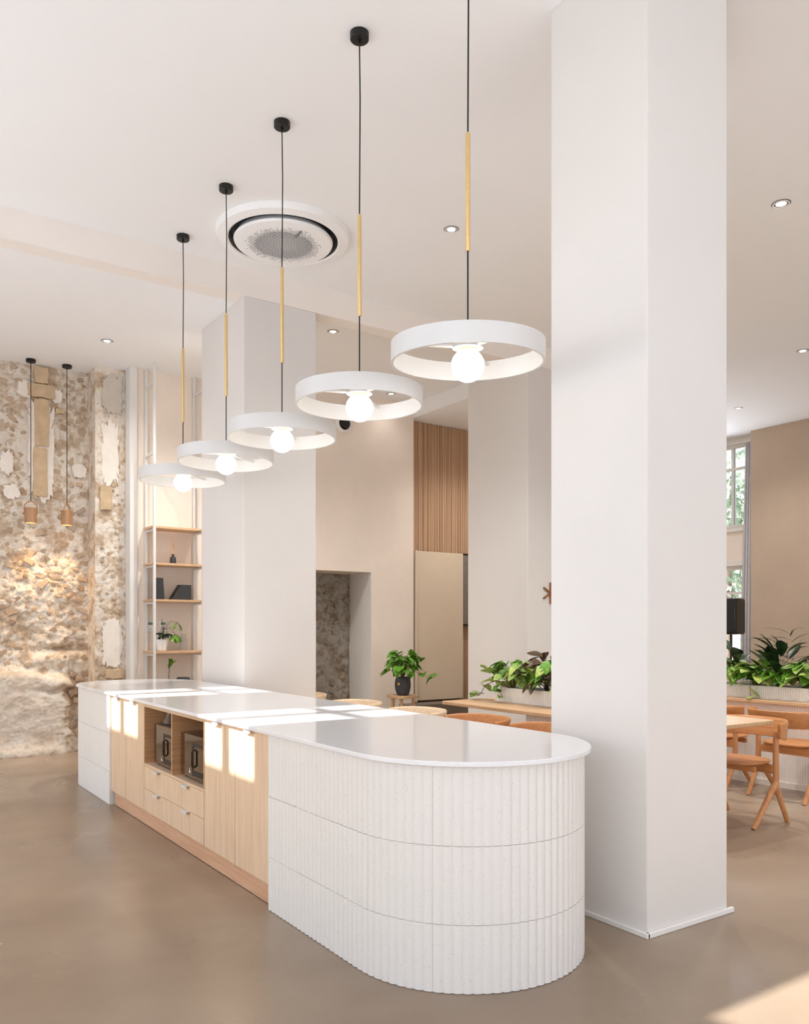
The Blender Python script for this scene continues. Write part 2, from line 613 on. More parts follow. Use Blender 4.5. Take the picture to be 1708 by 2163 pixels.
# window wall on the far right with two openings
XG = 12.36
ww = MB()
ww.box(XG, XG + 0.2, 7.88, 8.02, 0, ZC).box(XG, XG + 0.2, 9.42, 9.9, 0, ZC).box(XG, XG + 0.2, 8.02, 9.42, 0, 0.75)
ww.box(XG, XG + 0.2, 8.02, 9.42, 2.43, 3.06).box(XG, XG + 0.2, 8.02, 9.42, 4.47, ZC)
ww.box(XE + 0.2, XG + 0.2, 7.80, 7.88, 0, ZC)
S_('wall_window', ww, M['tan'], smooth=0)
S_('wall_garden_end', MB().box(8.6, 12.7, 9.9, 10.0, 0, ZC), M['tan'], smooth=0)
# sunny wall with high windows and added low ones, street wall behind the camera
openings = [(6.03, 6.80, 3.065, 4.42), (3.99, 4.71, 3.065, 4.42), (-3.1, 1.86, 3.065, 4.42)]
sw = MB()
ys = [-3.8, -3.1, 1.86, 3.99, 4.71, 6.03, 6.80, 10.6]
sw.box(XW - 0.12, XW, -3.8, 10.6, 1.15, 3.065).box(XW - 0.12, XW, -3.8, 10.6, 0, 0.2)
for a, b in ((-3.8, -3.1), (1.86, 3.0), (6.1, 6.4), (9.5, 10.6)):
    sw.box(XW - 0.12, XW, a, b, 0.2, 1.15)
sw.box(XW - 0.12, XW, -3.8, 10.6, 4.42, ZC)
for a, b in ((-3.8, -3.1), (1.86, 3.99), (4.71, 6.03), (6.80, 10.6)):
    sw.box(XW - 0.12, XW, a, b, 3.065, 4.42)
S_('wall_sunny', sw, M['column'], smooth=0)
S_('wall_street', MB().box(XW - 0.3, 12.3, -3.7, -3.5, 0, ZC), M['column'], smooth=0)
S_('wall_back_left', MB().box(XW - 0.12, 0.75, 9.97, 10.2, 0, ZS), M['tan'], smooth=0)


def window(n, xa, xb, y0, y1, z0, z1, muls, trans, fw=0.05, mat='frame_white'):
    o = bpy.data.objects.new('window_%d' % n, None)
    COL.objects.link(o)
    o.location = (xa, (y0 + y1) / 2, z0)
    o['_o'] = (xa, (y0 + y1) / 2, z0)
    struct(o)
    f = MB().box(xa, xb, y0, y0 + fw, z0, z1).box(xa, xb, y1 - fw, y1, z0, z1).box(xa, xb, y0 + fw, y1 - fw, z0, z0 + fw).box(xa, xb, y0 + fw, y1 - fw, z1 - fw, z1)
    f.build('window_frame', M[mat], o, smooth=0)
    for m, mw in muls:
        MB().box(xa, xb, m - mw / 2, m + mw / 2, z0 + fw, z1 - fw).build('mullion', M[mat], o, smooth=0)
    ysp = [y0 + fw] + [q for m, mw in muls for q in (m - mw / 2, m + mw / 2)] + [y1 - fw]
    zsp = [z0 + fw] + [q for m, mw in trans for q in (m - mw / 2, m + mw / 2)] + [z1 - fw]
    xm = (xa + xb) / 2
    for i in range(0, len(ysp), 2):
        for m, mw in trans:
            MB().box(xa, xb, ysp[i], ysp[i + 1], m - mw / 2, m + mw / 2).build('transom', M[mat], o, smooth=0)
        for j in range(0, len(zsp), 2):
            MB().box(xm - 0.003, xm + 0.003, ysp[i], ysp[i + 1], zsp[j], zsp[j + 1]).build('pane', M['glass'], o, smooth=0)
    return o


window(1, XG + 0.04, XG + 0.1, 8.02, 9.42, 3.06, 4.47, [(8.44, 0.045), (8.95, 0.045)], [(4.065, 0.04)], 0.06)
window(2, XG + 0.04, XG + 0.1, 8.02, 9.42, 0.75, 2.43, [(8.62, 0.045)], [(1.98, 0.035)], 0.06)
window(3, XW - 0.1, XW - 0.04, 6.03, 6.80, 3.065, 4.42, [(6.435, 0.11)], [(3.903, 0.05)], 0.012)
window(4, XW - 0.1, XW - 0.04, 3.99, 4.71, 3.065, 4.42, [(4.38, 0.12)], [(3.903, 0.05)], 0.012)
window(5, XW - 0.1, XW - 0.04, -3.1, 1.86, 3.065, 4.42, [(-1.45, 0.1), (0.2, 0.1)], [(3.903, 0.05)], 0.012)
window(6, XW - 0.1, XW - 0.04, -3.1, 1.86, 0.2, 1.15, [(-1.45, 0.1), (0.2, 0.1)], [], 0.03)  # added low window, lets sun bounce off floor out of view
window(7, XW - 0.1, XW - 0.04, 3.0, 6.1, 0.2, 1.15, [(4.5, 0.1)], [], 0.03)  # likewise an added low window for bounced sun
window(8, XW - 0.1, XW - 0.04, 6.4, 9.5, 0.2, 1.15, [(7.9, 0.1)], [], 0.03)  # the farthest of the low windows added for bounced sun
S_('trim_2', MB().box(XG - 0.05, XG + 0.02, 7.98, 9.46, 3.0, 3.06), M['frame_white'], bevel=0.004)
S_('trim_3', MB().box(XG - 0.02, XG + 0.02, 7.98, 9.46, 2.43, 2.52), M['frame_white'], bevel=0.004)
S_('trim_4', MB().box(XG - 0.02, XG + 0.02, 7.9, 9.46, 4.47, 4.54), M['frame_white'], bevel=0.004)

# outside
S_('ground', MB().box(12.7, 40, -20, 40, -0.3, -0.05), M['ground'], smooth=0)


# ------------------------------------------------------------------ rubble wall
def fb(x, y, z, sc, oct_=4):
    return mnoise.fractal(Vector((x * sc, y * sc, z * sc)), 0.9, 2.1, oct_)


def gauss(a, b, ca, cb, sa, sb):
    return math.exp(-((a - ca) / sa) ** 2 - ((b - cb) / sb) ** 2)


def relief(x, z):
    d = 0.022 * fb(x, 3.1, z, 4.0) + 0.019 * fb(x, 1.7, z, 13, 4) + 0.007 * fb(x, 6.6, z, 40, 2)
    # big pale block at the foot, its ledge, the slots above and in it
    edge = 0.93 + 0.05 * fb(x, 9.0, 0.0, 3.0, 3) - 0.18 * max(0, (x - 1.75))
    k = 1 / (1 + math.exp(-(edge - z) / 0.025))
    k *= 1 / (1 + math.exp((x - 2.12 - 0.1 * fb(0, 2, z, 4)) / 0.03))
    d += 0.13 * k
    d -= 0.10 * gauss(x, z, 1.98, 0.70 + 0.03 * fb(x, 0, 0, 8), 0.16, 0.035)
    d -= 0.09 * gauss(x, z, 2.12, 1.17, 0.24, 0.03)
    d += 0.05 * gauss(x, z, 1.85, 1.04, 0.4, 0.07)
    d += 0.05 * gauss(x, z, 1.7, 0.02, 1.2, 0.1)
    d += 0.03 * gauss(x, z, 1.7, 1.7, 0.6, 0.4)
    return d


def stone_sheet(name, x0, x1, z0, z1, y, dx, rel, mat):
    mb = MB()
    nx, nz = int((x1 - x0) / dx), int((z1 - z0) / dx)
    vs = []
    for j in range(nz + 1):
        for i in range(nx + 1):
            xx, zz = x0 + (x1 - x0) * i / nx, z0 + (z1 - z0) * j / nz
            vs.append((xx, y - rel(xx, zz), zz))
    fs = [(j * (nx + 1) + i, j * (nx + 1) + i + 1, (j + 1) * (nx + 1) + i + 1, (j + 1) * (nx + 1) + i) for j in range(nz) for i in range(nx)]
    mb.add(vs, fs)
    return struct(mb.build(name, mat, loc=(0, 0, 0), smooth=80, recalc=False))


def relief_block(x, z):
    edge = 0.93 + 0.05 * fb(x, 9.0, 0.0, 3.0, 3) - 0.18 * max(0, (x - 1.75))
    k = 1 / (1 + math.exp(-(edge - z) / 0.02)) / (1 + math.exp((x - 2.10 - 0.1 * fb(0, 2, z, 4)) / 0.025))
    return relief(x, z) - 0.014 * fb(x, 1.7, z, 13, 4) + 0.04 * (k - 0.55)


wall_stone = stone_sheet('wall_stone', 0.75, 2.36, 0.0, ZS, 9.93, 0.0125, relief, M['mortar'])
S_('wall_stone_core', MB().box(0.75, 2.36, 9.99, 10.2, 0, ZS), M['mortar'], smooth=0)


def relief2(x, z):
    return 0.010 * fb(x, 4.4, z, 6) + 0.010 * fb(x, 8.1, z, 17, 4)


pil = MB().box(2.343, 2.70, 9.575, 9.99, 0, ZS)
wall_pilaster = S_('wall_pilaster', pil, M['mortar'], smooth=0)
pil_face = stone_sheet('wall_pilaster_face', 2.335, 2.668, 0, ZS, 9.565, 0.011, relief2, M['mortar'])

block = stone_sheet('stone', 0.75, 2.2, 0.0, 1.04, 9.93, 0.0125, relief_block, M['boulder'])
block.parent = wall_stone
# stone pieces: a few shapes, many stones
stone_me = []
for k in range(9):
    bm = bmesh.new()
    bmesh.ops.create_icosphere(bm, subdivisions=2, radius=1)
    off = Vector((k * 7.3, 1.1, 4.2))
    for q in bm.verts:
        n = q.co.normalized()
        c = Vector([max(-0.62, min(0.62, a)) for a in n])
        q.co = c * (1 + 0.42 * mnoise.noise(n * 1.9 + off))
    me = bpy.data.meshes.new('stone')
    bm.to_mesh(me)
    bm.free()
    me.polygons.foreach_set('use_smooth', [True] * len(me.polygons))
    me.set_sharp_from_angle(angle=math.radians(38))
    me.materials.append(M['stone'])
    stone_me.append(me)


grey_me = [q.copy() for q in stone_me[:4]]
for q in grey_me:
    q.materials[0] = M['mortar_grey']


def lay_stones(wall, x0, x1, z0, z1, yfun, count, smin, smax, skip=None, sd=3, shapes=None):
    rng = random.Random(sd)
    placed = []
    tries = 0
    while len(placed) < count and tries < 20000:
        tries += 1
        s = rng.uniform(smin, smax) * (1 if rng.random() < 0.8 else 1.5)
        x, z = rng.uniform(x0, x1), rng.uniform(z0, z1)
        if skip and skip(x, z):
            continue
        if any((x - a) ** 2 + (z - b) ** 2 < (0.8 * (s + c)) ** 2 for a, b, c in placed):
            continue
        placed.append((x, z, s))
        y = yfun(x, z)
        m = Matrix.Translation((x, y + 0.008, z)) @ Euler((rng.uniform(-.25, .25), rng.uniform(-.9, .9), rng.uniform(-.25, .25))).to_matrix().to_4x4()
        m = m @ Matrix.Diagonal((s * rng.uniform(0.8, 1.5), 0.021 + s * 0.12, s * rng.uniform(0.7, 1.1), 1))
        part('stone', rng.choice(shapes or stone_me), None, wall, m)


lay_stones(wall_stone, 1.3, 2.31, 0.97, 4.27, lambda x, z: 9.93 - relief(x, z), 235, 0.026, 0.058,
           lambda x, z: (1.66 < x < 1.98 and 2.68 < z < 4.3) or (1.1 < z < 1.24 and x > 1.9))
lay_stones(wall_pilaster, 2.40, 2.63, 0.7, 3.6, lambda x, z: 9.565, 95, 0.018, 0.042, lambda x, z: 2.3 < z < 3.1 and x < 2.52, 5)
lay_stones(wall_stone, 2.15, 2.32, 0.1, 0.9, lambda x, z: 9.9, 14, 0.04, 0.07, None, 8)


def ashlar(wall, x0, x1, z0, z1, y, k, mat='ashlar', name='stone', jag=0.008, n=5):
    rng = random.Random(k)
    pts = []
    if name == 'plaster_patch':
        hx, hz, cx, cz = (x1 - x0) / 2, abs(z1 - z0) / 2, (x0 + x1) / 2, (z0 + z1) / 2
        for i in range(72):
            a = 2 * PI * i / 72
            f = 0.95 + 0.2 * mnoise.noise(Vector((2.2 * math.cos(a), 2.2 * math.sin(a), k * 5.1))) + 0.22 * mnoise.noise(Vector((7 * math.cos(a), 7 * math.sin(a), k * 3.3))) + rng.uniform(-0.05, 0.05)
            pts.append((cx + hx * f * math.copysign(abs(math.cos(a)) ** 0.55, math.cos(a)), cz + hz * f * math.copysign(abs(math.sin(a)) ** 0.55, math.sin(a))))
    for (a, b), (c, d) in () if pts else (((x0, z0), (x1, z0)), ((x1, z0), (x1, z1)), ((x1, z1), (x0, z1)), ((x0, z1), (x0, z0))):
        for i in range(n):
            u = i / n
            pts.append((a + (c - a) * u + rng.uniform(-jag, jag), b + (d - b) * u + rng.uniform(-jag, jag)))
    m = Matrix(((1, 0, 0, 0), (0, 0, 1, 0), (0, 1, 0, 0), (0, 0, 0, 1)))
    o = MB().prism(pts, y, y + 0.08, m).build(name, M[mat], loc=(0, 0, 0), bevel=0.006)
    o.parent = wall
    return o


ZY = lambda y: 1.4 + (1326 - y) * 0.00529
XP = lambda px: 1.425 + px * 0.00472
for k, (a, b, c, d) in enumerate(((72, 102, 812, 779), (58, 117, 842, 814), (72, 104, 944, 845), (70, 100, 1050, 948), (118, 140, 870, 860))):
    ashlar(wall_stone, XP(a), XP(b), ZY(c), ZY(d), 9.873, k)
for k, (a, b, c, d) in enumerate(((58, 118, 1056, 842), (36, 70, 845, 812), (112, 135, 850, 820), (158, 190, 1004, 972), (0, 28, 1010, 960), (8, 40, 1060, 1030))):
    ashlar(wall_stone, XP(a), XP(b), ZY(c), ZY(d), 9.893, 20 + k, 'lime', 'plaster_patch', 0.014, 14)
ashlar(wall_pilaster, 2.40, 2.60, 3.0, 3.72, 9.545, 31, 'lime', 'plaster_patch', 0.022, 16)
ashlar(wall_pilaster, 2.40, 2.64, 3.78, 4.26, 9.54, 32, 'cement', 'plaster_patch', 0.03, 14)
ashlar(wall_pilaster, 2.40, 2.63, 0.95, 1.5, 9.545, 33, 'lime', 'plaster_patch', 0.03, 12)
ashlar(wall_pilaster, 2.385, 2.51, 2.72, 2.98, 9.53, 7)
ashlar(wall_pilaster, 2.44, 2.64, 0.83, 0.93, 9.53, 8)
# raw wall seen through the passage opening
def relief3(x, z):
    e = 5.86 + 0.05 * fb(0, 5, z, 2.5, 3)
    k = 1 / (1 + math.exp((x - e) / 0.008))
    return 0.10 * k + (0.03 * fb(x, 2.2, z, 5) + 0.014 * fb(x, 7.7, z, 17, 3)) * k - 0.04
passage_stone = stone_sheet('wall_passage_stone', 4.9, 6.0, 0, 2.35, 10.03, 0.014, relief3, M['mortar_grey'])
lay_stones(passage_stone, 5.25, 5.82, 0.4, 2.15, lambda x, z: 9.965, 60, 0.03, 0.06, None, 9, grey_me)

# ------------------------------------------------------------------ timber slats behind the sliding panel
slat_m = MB().box(-0.019, 0.019, -0.02, 0.0, 0, 1).mesh('slat', 0)
slat_m.materials.append(M['slat'])
tw = [o for o in COL.objects if o.name == 'wall_timber'][0]
for i in range(44):
    x = 6.565 + i * 0.0418
    part('slat', slat_m, None, tw, (x, 9.56, 0.0), None, (random.uniform(0.9, 1.04), random.uniform(0.7, 1.15), 4.295))
o = MB().box(6.60, 7.435, 9.44, 9.485, 0.385, 2.47).build('sliding_door', M['panel'], loc=(7.05, 9.46, 0.385), bevel=0.004)
tag(o, 'tall beige sliding door leaf in front of the slatted timber wall', 'door', kind='thing')
p = MB().box(6.572, 6.60, 9.40, 9.485, 0.37, 2.475).build('edge_post', M['panel'], o, bevel=0.003)
p.matrix_parent_inverse = Matrix.Translation((-7.05, -9.46, -0.385))
o = thing('refrigerator', (7.85, 9.47, 0.36), 'brushed steel wall oven column partly hidden beside the beige sliding door', 'appliance')
MB().box(7.445, 8.2, 9.47, 9.535, 1.45, 2.45).build('steel_front', M['steel'], o, bevel=0.004)
MB().box(7.44, 8.2, 9.462, 9.472, 2.452, 2.475).build('top_edge', M['black_metal'], o)
MB().box(7.44, 8.2, 9.462, 9.472, 1.43, 1.448).build('bottom_edge', M['black_metal'], o)
S_('trim_5', MB().box(6.30, 8.4, 9.15, 9.56, 0, 0.36), M['concrete_dark'], bevel=0.01)
# ------------------------------------------------------------------ the island
# footprint: straight sides, round ends
IX0, IX1, IR = 1.752, 2.82, 0.534
ICX = (IX0 + IX1) / 2


def stadium(x0, x1, yc0, yc1, n=40):
    r = (x1 - x0) / 2
    cx = (x0 + x1) / 2
    p = [(cx + r * math.cos(PI + PI * i / n), yc0 + r * math.sin(PI + PI * i / n)) for i in range(n + 1)]
    p += [(cx + r * math.cos(PI * i / n), yc1 + r * math.sin(PI * i / n)) for i in range(n + 1)]
    return p


o = MB().prism(stadium(1.733, 2.842, 2.902, 7.715, 56), 0.872, 0.892).build('worktop', M['quartz'], loc=(ICX, 5.3, 0.872), bevel=0.003, smooth=30)
tag(o, 'long glossy white worktop with rounded ends on the island', 'worktop')

PITCH = 0.0373
ROWS = [(0.002, 0.2630), (0.2645, 0.5640), (0.5655, 0.870)]


def u_path(s, yj, yc, sgn):
    """point and outward normal along an end panel: from (IX0, yj) round the end (at yc) to (IX1, yj)"""
    L = abs(yj - yc)
    if s < L:
        return (IX0, yj + sgn * s, -1, 0)
    s -= L
    if s < PI * IR:
        a = s / IR
        return (ICX - IR * math.cos(a), yc + sgn * IR * math.sin(a), -math.cos(a), sgn * math.sin(a))
    s -= PI * IR
    return (IX1, yc - sgn * s, 1, 0)


def island_end(name, label, yj, yc, sgn):
    t_ = thing(name, (ICX, yc, 0), label, 'island base')
    L = abs(yj - yc)
    tot = 2 * L + PI * IR
    nt = round(tot / (8 * PITCH))
    tl = tot / nt
    K = 6
    for r, (z0, z1) in enumerate(ROWS):
        for k in range(nt):
            proud = random.uniform(-0.0008, 0.0008)
            zz0, zz1 = z0 + random.uniform(0, .0006), z1 - random.uniform(0, .0006)
            front, back = [], []
            for i in range(8 * K + 1):
                u = i / (8 * K)
                s = k * tl + 0.0003 + (tl - 0.0006) * u
                fl = (u * 8) % 1.0
                h = 0.0072 * max(0.0, math.sin(PI * fl)) ** 0.7 + proud
                if i in (0, 8 * K):
                    h = proud
                x, y, nx, ny = u_path(min(max(s, 1e-5), tot - 1e-5), yj, yc, sgn)
                front.append((x + nx * (h - 0.004), y + ny * (h - 0.004)))
                back.append((x - nx * 0.0075, y - ny * 0.0075))
            n = len(front)
            vs = [(a, b, zz0) for a, b in front] + [(a, b, zz1) for a, b in front] + [(a, b, zz0) for a, b in back] + [(a, b, zz1) for a, b in back]
            fs = []
            for i in range(n - 1):
                fs += [(i, i + 1, n + i + 1, n + i), (n + i, n + i + 1, 3 * n + i + 1, 3 * n + i), (i + 1, i, 2 * n + i, 2 * n + i + 1)]
            fs += [(0, n, 3 * n, 2 * n), (n - 1, 2 * n - 1, 4 * n - 1, 3 * n - 1)]
            fs.append((2 * n, 3 * n, 4 * n - 1, 3 * n - 1))
            fs.pop()
            MB().add(vs, fs).build('tile', M['tile'], t_, smooth=50)
    core = stadium(IX0 + 0.007, IX1 - 0.007, yc, yc, 40)
    half = [q for q in core if (q[1] - yc) * sgn >= -1e-6]
    half = sorted(half, key=lambda q: math.atan2((q[1] - yc) * sgn, q[0] - ICX))
    out = [(IX1 - 0.007, yj)] + half + [(IX0 + 0.007, yj)]
    MB().prism(out, 0.0, 0.871).build('core', M['planter'], t_, smooth=0)
    return t_


island_end('island_end', 'near rounded end of the island clad in white fluted tiles', 3.79, 2.915, -1)
island_end('island_end', 'far rounded end of the island clad in white fluted tiles, by the stone wall', 6.745, 7.705, 1)

XF = 1.77


def pull(parent, y, z, wdt=0.085):
    """folded white edge pull over the top of a front"""
    p = MB()
    p.box(XF - 0.026, XF + 0.004, y - wdt / 2, y + wdt / 2, z - 0.003, z)
    p.box(XF - 0.026, XF - 0.022, y - wdt / 2, y + wdt / 2, z - 0.017, z - 0.003)
    h = p.build('handle', M['white_metal'], parent, bevel=0.001)
    h['label'] = 'white folded metal pull'
    return h


def carcass(name, y0, y1, label):
    t_ = thing(name, (2.3, (y0 + y1) / 2, 0), label, 'cabinet')
    return t_


def door(t_, y0, y1, z0=0.112, z1=0.866, hy=None, name='door', hz=None):
    d = MB().box(XF, XF + 0.019, y0 + 0.0028, y1 - 0.0028, z0, z1).build(name, M['oak'], t_, bevel=0.0008)
    for q in hy or []:
        pull(d, q, (hz or z1) + 0.0015)
    return d


cl = carcass('base_cabinet', 5.885, 6.742, 'oak two-door base cabinet of the island beside its far fluted end')
MB().box(XF + 0.02, 2.81, 5.887, 6.742, 0.11, 0.87).build('body', M['oak_y'], cl)
door(cl, 6.333, 6.742, hy=[6.535])
door(cl, 5.887, 6.333, hy=[6.11])
cr = carcass('base_cabinet', 3.79, 4.71, 'oak two-door base cabinet of the island beside its near fluted end')
MB().box(XF + 0.02, 2.81, 3.792, 4.708, 0.11, 0.87).build('body', M['oak_y'], cr)
door(cr, 4.247, 4.708, hy=[4.48])
door(cr, 3.792, 4.247, hy=[4.035])
cm = carcass('microwave_cabinet', 4.71, 5.885, 'oak middle cabinet of the island with two open niches above two wide drawers')
NZ0, NZ1 = 0.446, 0.838
b = MB()
b.box(XF + 0.02, 2.81, 4.712, 5.883, 0.11, NZ0 - 0.02)          # drawer box
b.box(2.32, 2.81, 4.712, 5.883, NZ0 - 0.02, 0.87)
b.build('body', M['oak_y'], cm)
MB().box(XF, 2.32, 4.712, 5.883, NZ0 - 0.018, NZ0).build('niche_floor', M['oak_y'], cm, bevel=0.001)
MB().box(XF, 2.32, 4.712, 5.883, NZ1 + 0.004, 0.868).build('niche_top', M['oak_y'], cm, bevel=0.001)
MB().box(XF, 2.32, 5.871, 5.883, NZ0, NZ1 + 0.004).build('side_panel', M['oak_x'], cm, bevel=0.001)
MB().box(XF, 2.32, 4.712, 4.724, NZ0, NZ1 + 0.004).build('side_panel', M['oak_x'], cm, bevel=0.001)
MB().box(XF, 2.32, 5.283, 5.301, NZ0, NZ1 + 0.004).build('divider', M['oak_x'], cm, bevel=0.001)
for a in ((5.302, 5.87), (4.725, 5.282)):
    MB().box(2.30, 2.319, a[0], a[1], NZ0, NZ1 + 0.003).build('back_panel', M['oak_y'], cm)
door(cm, 4.712, 5.883, 0.270, NZ0 - 0.02, [5.572, 4.998], 'drawer')
door(cm, 4.712, 5.883, 0.112, 0.267, [5.572, 4.998], 'drawer')
o = MB().box(1.788, 1.806, 3.792, 6.70, 0.004, 0.108).build('plinth', M['oak_pink'], loc=(1.797, 5.2, 0.004), bevel=0.001)
tag(o, 'long pinkish oak plinth along the foot of the island cabinets', 'plinth')
o = MB().box(1.83, 2.80, 3.80, 6.72, 0.0, 0.109).build('island_subframe', M['black_metal'], loc=(2.3, 5.2, 0))
tag(o, 'dark hidden base frame under the island cabinets behind the plinth', 'frame')


def microwave(yl, label):
    y0, y1 = yl - 0.49, yl
    xf, z0, z1 = 1.812, NZ0 + 0.014, NZ0 + 0.285
    t_ = thing('microwave', (2.03, (y0 + y1) / 2, NZ0), label, 'microwave', 'bronze microwaves in the island niches')
    MB().box(xf + 0.012, 2.22, y0, y1, z0, z1).build('body', M['dark_glass'], t_, bevel=0.004)
    f = MB().box(xf, xf + 0.0115, y0, y1, z0, z1 - 0.001).build('door', M['bronze'], t_, bevel=0.002)
    fr_ = MB()
    ya, yb, za, zb = y0 + 0.02, y1 - 0.205, z0 + 0.018, z1 - 0.05
    fr_.box(xf - 0.002, xf - 0.0002, ya, yb, za, za + 0.034).box(xf - 0.002, xf - 0.0002, ya, yb, zb - 0.02, zb)
    fr_.box(xf - 0.002, xf - 0.0002, yb - 0.022, yb, za + 0.034, zb - 0.02).box(xf - 0.002, xf - 0.0002, ya, ya + 0.02, za + 0.034, zb - 0.02)
    fr_.build('window_border', M['black_plastic'], f)
    h = MB().tube([(xf - 0.002, yb - 0.04, zb - 0.04), (xf - 0.016, yb - 0.04, zb - 0.05), (xf - 0.016, yb - 0.04, za + 0.065), (xf - 0.002, yb - 0.04, za + 0.055)], 0.0055, 8).build('handle', M['black_metal'], f)
    # small white running-bird mark
    c = (y1 - 0.165, z0 + 0.03)
    g = [(-.018, .004), (-.010, .000), (.004, -.002), (.014, .002), (.010, .010), (.010, .020), (.013, .024), (.010, .027), (.004, .025), (.005, .014), (-.006, .010)]
    m = Matrix(((0, 0, 1, xf - 0.0008), (-1, 0, 0, c[0]), (0, 1, 0, c[1]), (0, 0, 0, 1)))
    MB().prism([(-a, b_) for a, b_ in g], 0, 0.0006, m).build('emblem', M['white_mark'], f)
    for a in (y0 + 0.03, y1 - 0.03):
        for q in (xf + 0.03, 2.19):
            MB().lathe([(0, 0), (0.012, 0), (0.014, 0.0139), (0, 0.0139)], (q, a, NZ0), 10).build('foot', M['black_plastic'], t_)
    return t_


microwave(5.787, 'bronze mirrored microwave in the niche nearer the stone wall, glass flask on top')
microwave(5.234, 'bronze mirrored microwave in the niche nearer the fluted end, nothing on top')
gz = NZ0 + 0.286
o = MB().lathe([(0, 0), (0.052, 0), (0.054, 0.006), (0.034, 0.045), (0.02, 0.085), (0.019, 0.1), (0.017, 0.1), (0.018, 0.085), (0.031, 0.045), (0.05, 0.008), (0, 0.005)], (1.90, 5.70, gz), 24).build('glass_flask', M['glassware'], loc=(1.90, 5.70, gz))
tag(o, 'conical clear glass flask standing on top of a microwave', 'flask')

# ------------------------------------------------------------------ ring pendants over the island
RR, RH = 0.338, 0.086
ring_prof = [(RR - 0.011, 0), (RR, 0), (RR, RH), (RR - 0.011, RH), (RR - 0.011, 0)]


def ring_pendant(y, label, cord_top, tilt=0.0, dz=0.0, rz=0.0):
    x = 2.277
    t_ = thing('ring_pendant', (x, y, ZC), label, 'pendant lamp', 'white ring pendants in a row above the island')
    MB().lathe([(0, 0.0), (0.05, 0.0), (0.05, -0.034), (0.046, -0.038), (0.008, -0.038), (0.008, -0.056), (0, -0.056)], (x, y, ZC), 28).build('canopy', M['black_metal'], t_)
    zr0, zr1 = 3.055, cord_top
    zb = 2.578 + dz
    MB().tube([(x, y, ZC - 0.06), (x + 0.004, y, ZC - 0.35), (x, y, zr1 + 0.01)], 0.0036, 8).build('cord', M['cord'], t_)
    MB().tube([(x, y, zr1 + 0.012), (x, y, zr1), (x, y, zr0 + 0.004), (x, y, zr0)], [0.006, 0.0105, 0.0105, 0.008], 14).build('brass_rod', M['brass'], t_)
    MB().tube([(x, y, zr0), (x, y, zb + RH - 0.02)], 0.0036, 8).build('cord', M['cord'], t_)
    R = Matrix.Rotation(tilt, 4, Vector((0.827, -0.562, 0))) @ Matrix.Rotation(rz, 4, 'Z')
    T = Matrix.Translation((x, y, zb + RH)) @ R
    L = T @ Matrix.Translation((0, 0, -RH))
    ring = MB().lathe(ring_prof, (0, 0, 0), 96, L).build('ring_shade', M['white_metal'], t_)
    for k in range(3):
        a = 2 * PI * k / 3
        pts = [T @ Vector((0.03 * math.cos(a), 0.03 * math.sin(a), -0.016)), T @ Vector(((RR - 0.006) * math.cos(a), (RR - 0.006) * math.sin(a), -0.016))]
        MB().tube(pts, 0.0075, 8).build('spoke', M['white_metal'], ring)
    MB().lathe([(0, 0.004), (0.05, 0.004), (0.055, -0.001), (0.055, -0.016), (0.068, -0.018), (0.068, -0.023), (0.035, -0.026), (0, -0.026)], (0, 0, 0), 32, T).build('lamp_holder', M['white_metal'], t_)
    MB().lathe([(0.0, -0.02), (0.042, -0.02), (0.042, -0.031), (0, -0.034)], (0, 0, 0), 24, T).build('brass_collar', M['brass'], t_)
    pr = [(0.073 * math.sin(PI * i / 16), -0.096 + 0.073 * math.cos(PI * i / 16)) for i in range(17)]
    MB().lathe(pr, (0, 0, 0), 32, T).build('bulb', M['bulb'], t_, smooth=180)
    return t_


PY = [2.858, 3.779, 4.715, 5.624, 6.529]
names = ['ring pendant hanging nearest the big white column, its canopy out of sight', 'second ring pendant from the big column, its black canopy highest in view',
         'middle ring pendant of the row, its cord crossing the round air conditioner', 'fourth ring pendant, its cord just left of the round air conditioner',
         'farthest ring pendant of the row, overlapping the white shelf frame']
rots = [math.radians(35), math.radians(160), math.radians(170), math.radians(150), math.radians(158)]
for i, y in enumerate(PY):
    ring_pendant(y, 'white ' + names[i], 3.565 if i == 0 else (3.585 if i == 1 else 3.64),
                 math.radians((3.6, 0.8, 0.5, -0.3, 0.3)[i]), -0.0135 if i == 0 else 0.0, rots[i])


# ------------------------------------------------------------------ downlights
def downlight(x, y, z, label, power=108, r=0.055):
    t_ = thing('downlight', (x, y, z), label, 'downlight', 'recessed round downlights')
    MB().lathe([(r * 0.8, 0.0), (r, 0.0), (r, -0.006), (r * 0.82, -0.008), (r * 0.8, 0.0)], (x, y, z), 28).build('trim_ring', M['white_metal'], t_)
    MB().lathe([(r * 0.8, -0.0005), (r * 0.8, -0.004), (r * 0.62, -0.004), (r * 0.62, -0.0005)], (x, y, z), 28).build('baffle', M['steel'], t_)
    MB().lathe([(0, -0.001), (r * 0.6, -0.001), (r * 0.58, -0.003), (0, -0.003)], (x, y, z), 24).build('lens', M['lens'], t_)
    MB().lathe([(r * 1.0, -0.0002), (r * 1.09, -0.0002), (r * 1.09, -0.002), (r * 1.0, -0.002)], (x, y, z), 28).build('shadow_gap', M['black_metal'], t_)
    d = bpy.data.lights.new('downlight_beam', 'SPOT')
    d.energy = power
    d.spot_size = math.radians(130)
    d.spot_blend = 1.0
    d.shadow_soft_size = 0.035
    d.color = (1.0, 0.965, 0.91)
    o = bpy.data.objects.new('downlight_beam', d)
    COL.objects.link(o)
    o.parent = t_
    o.location = (0, 0, -0.02)
    return t_


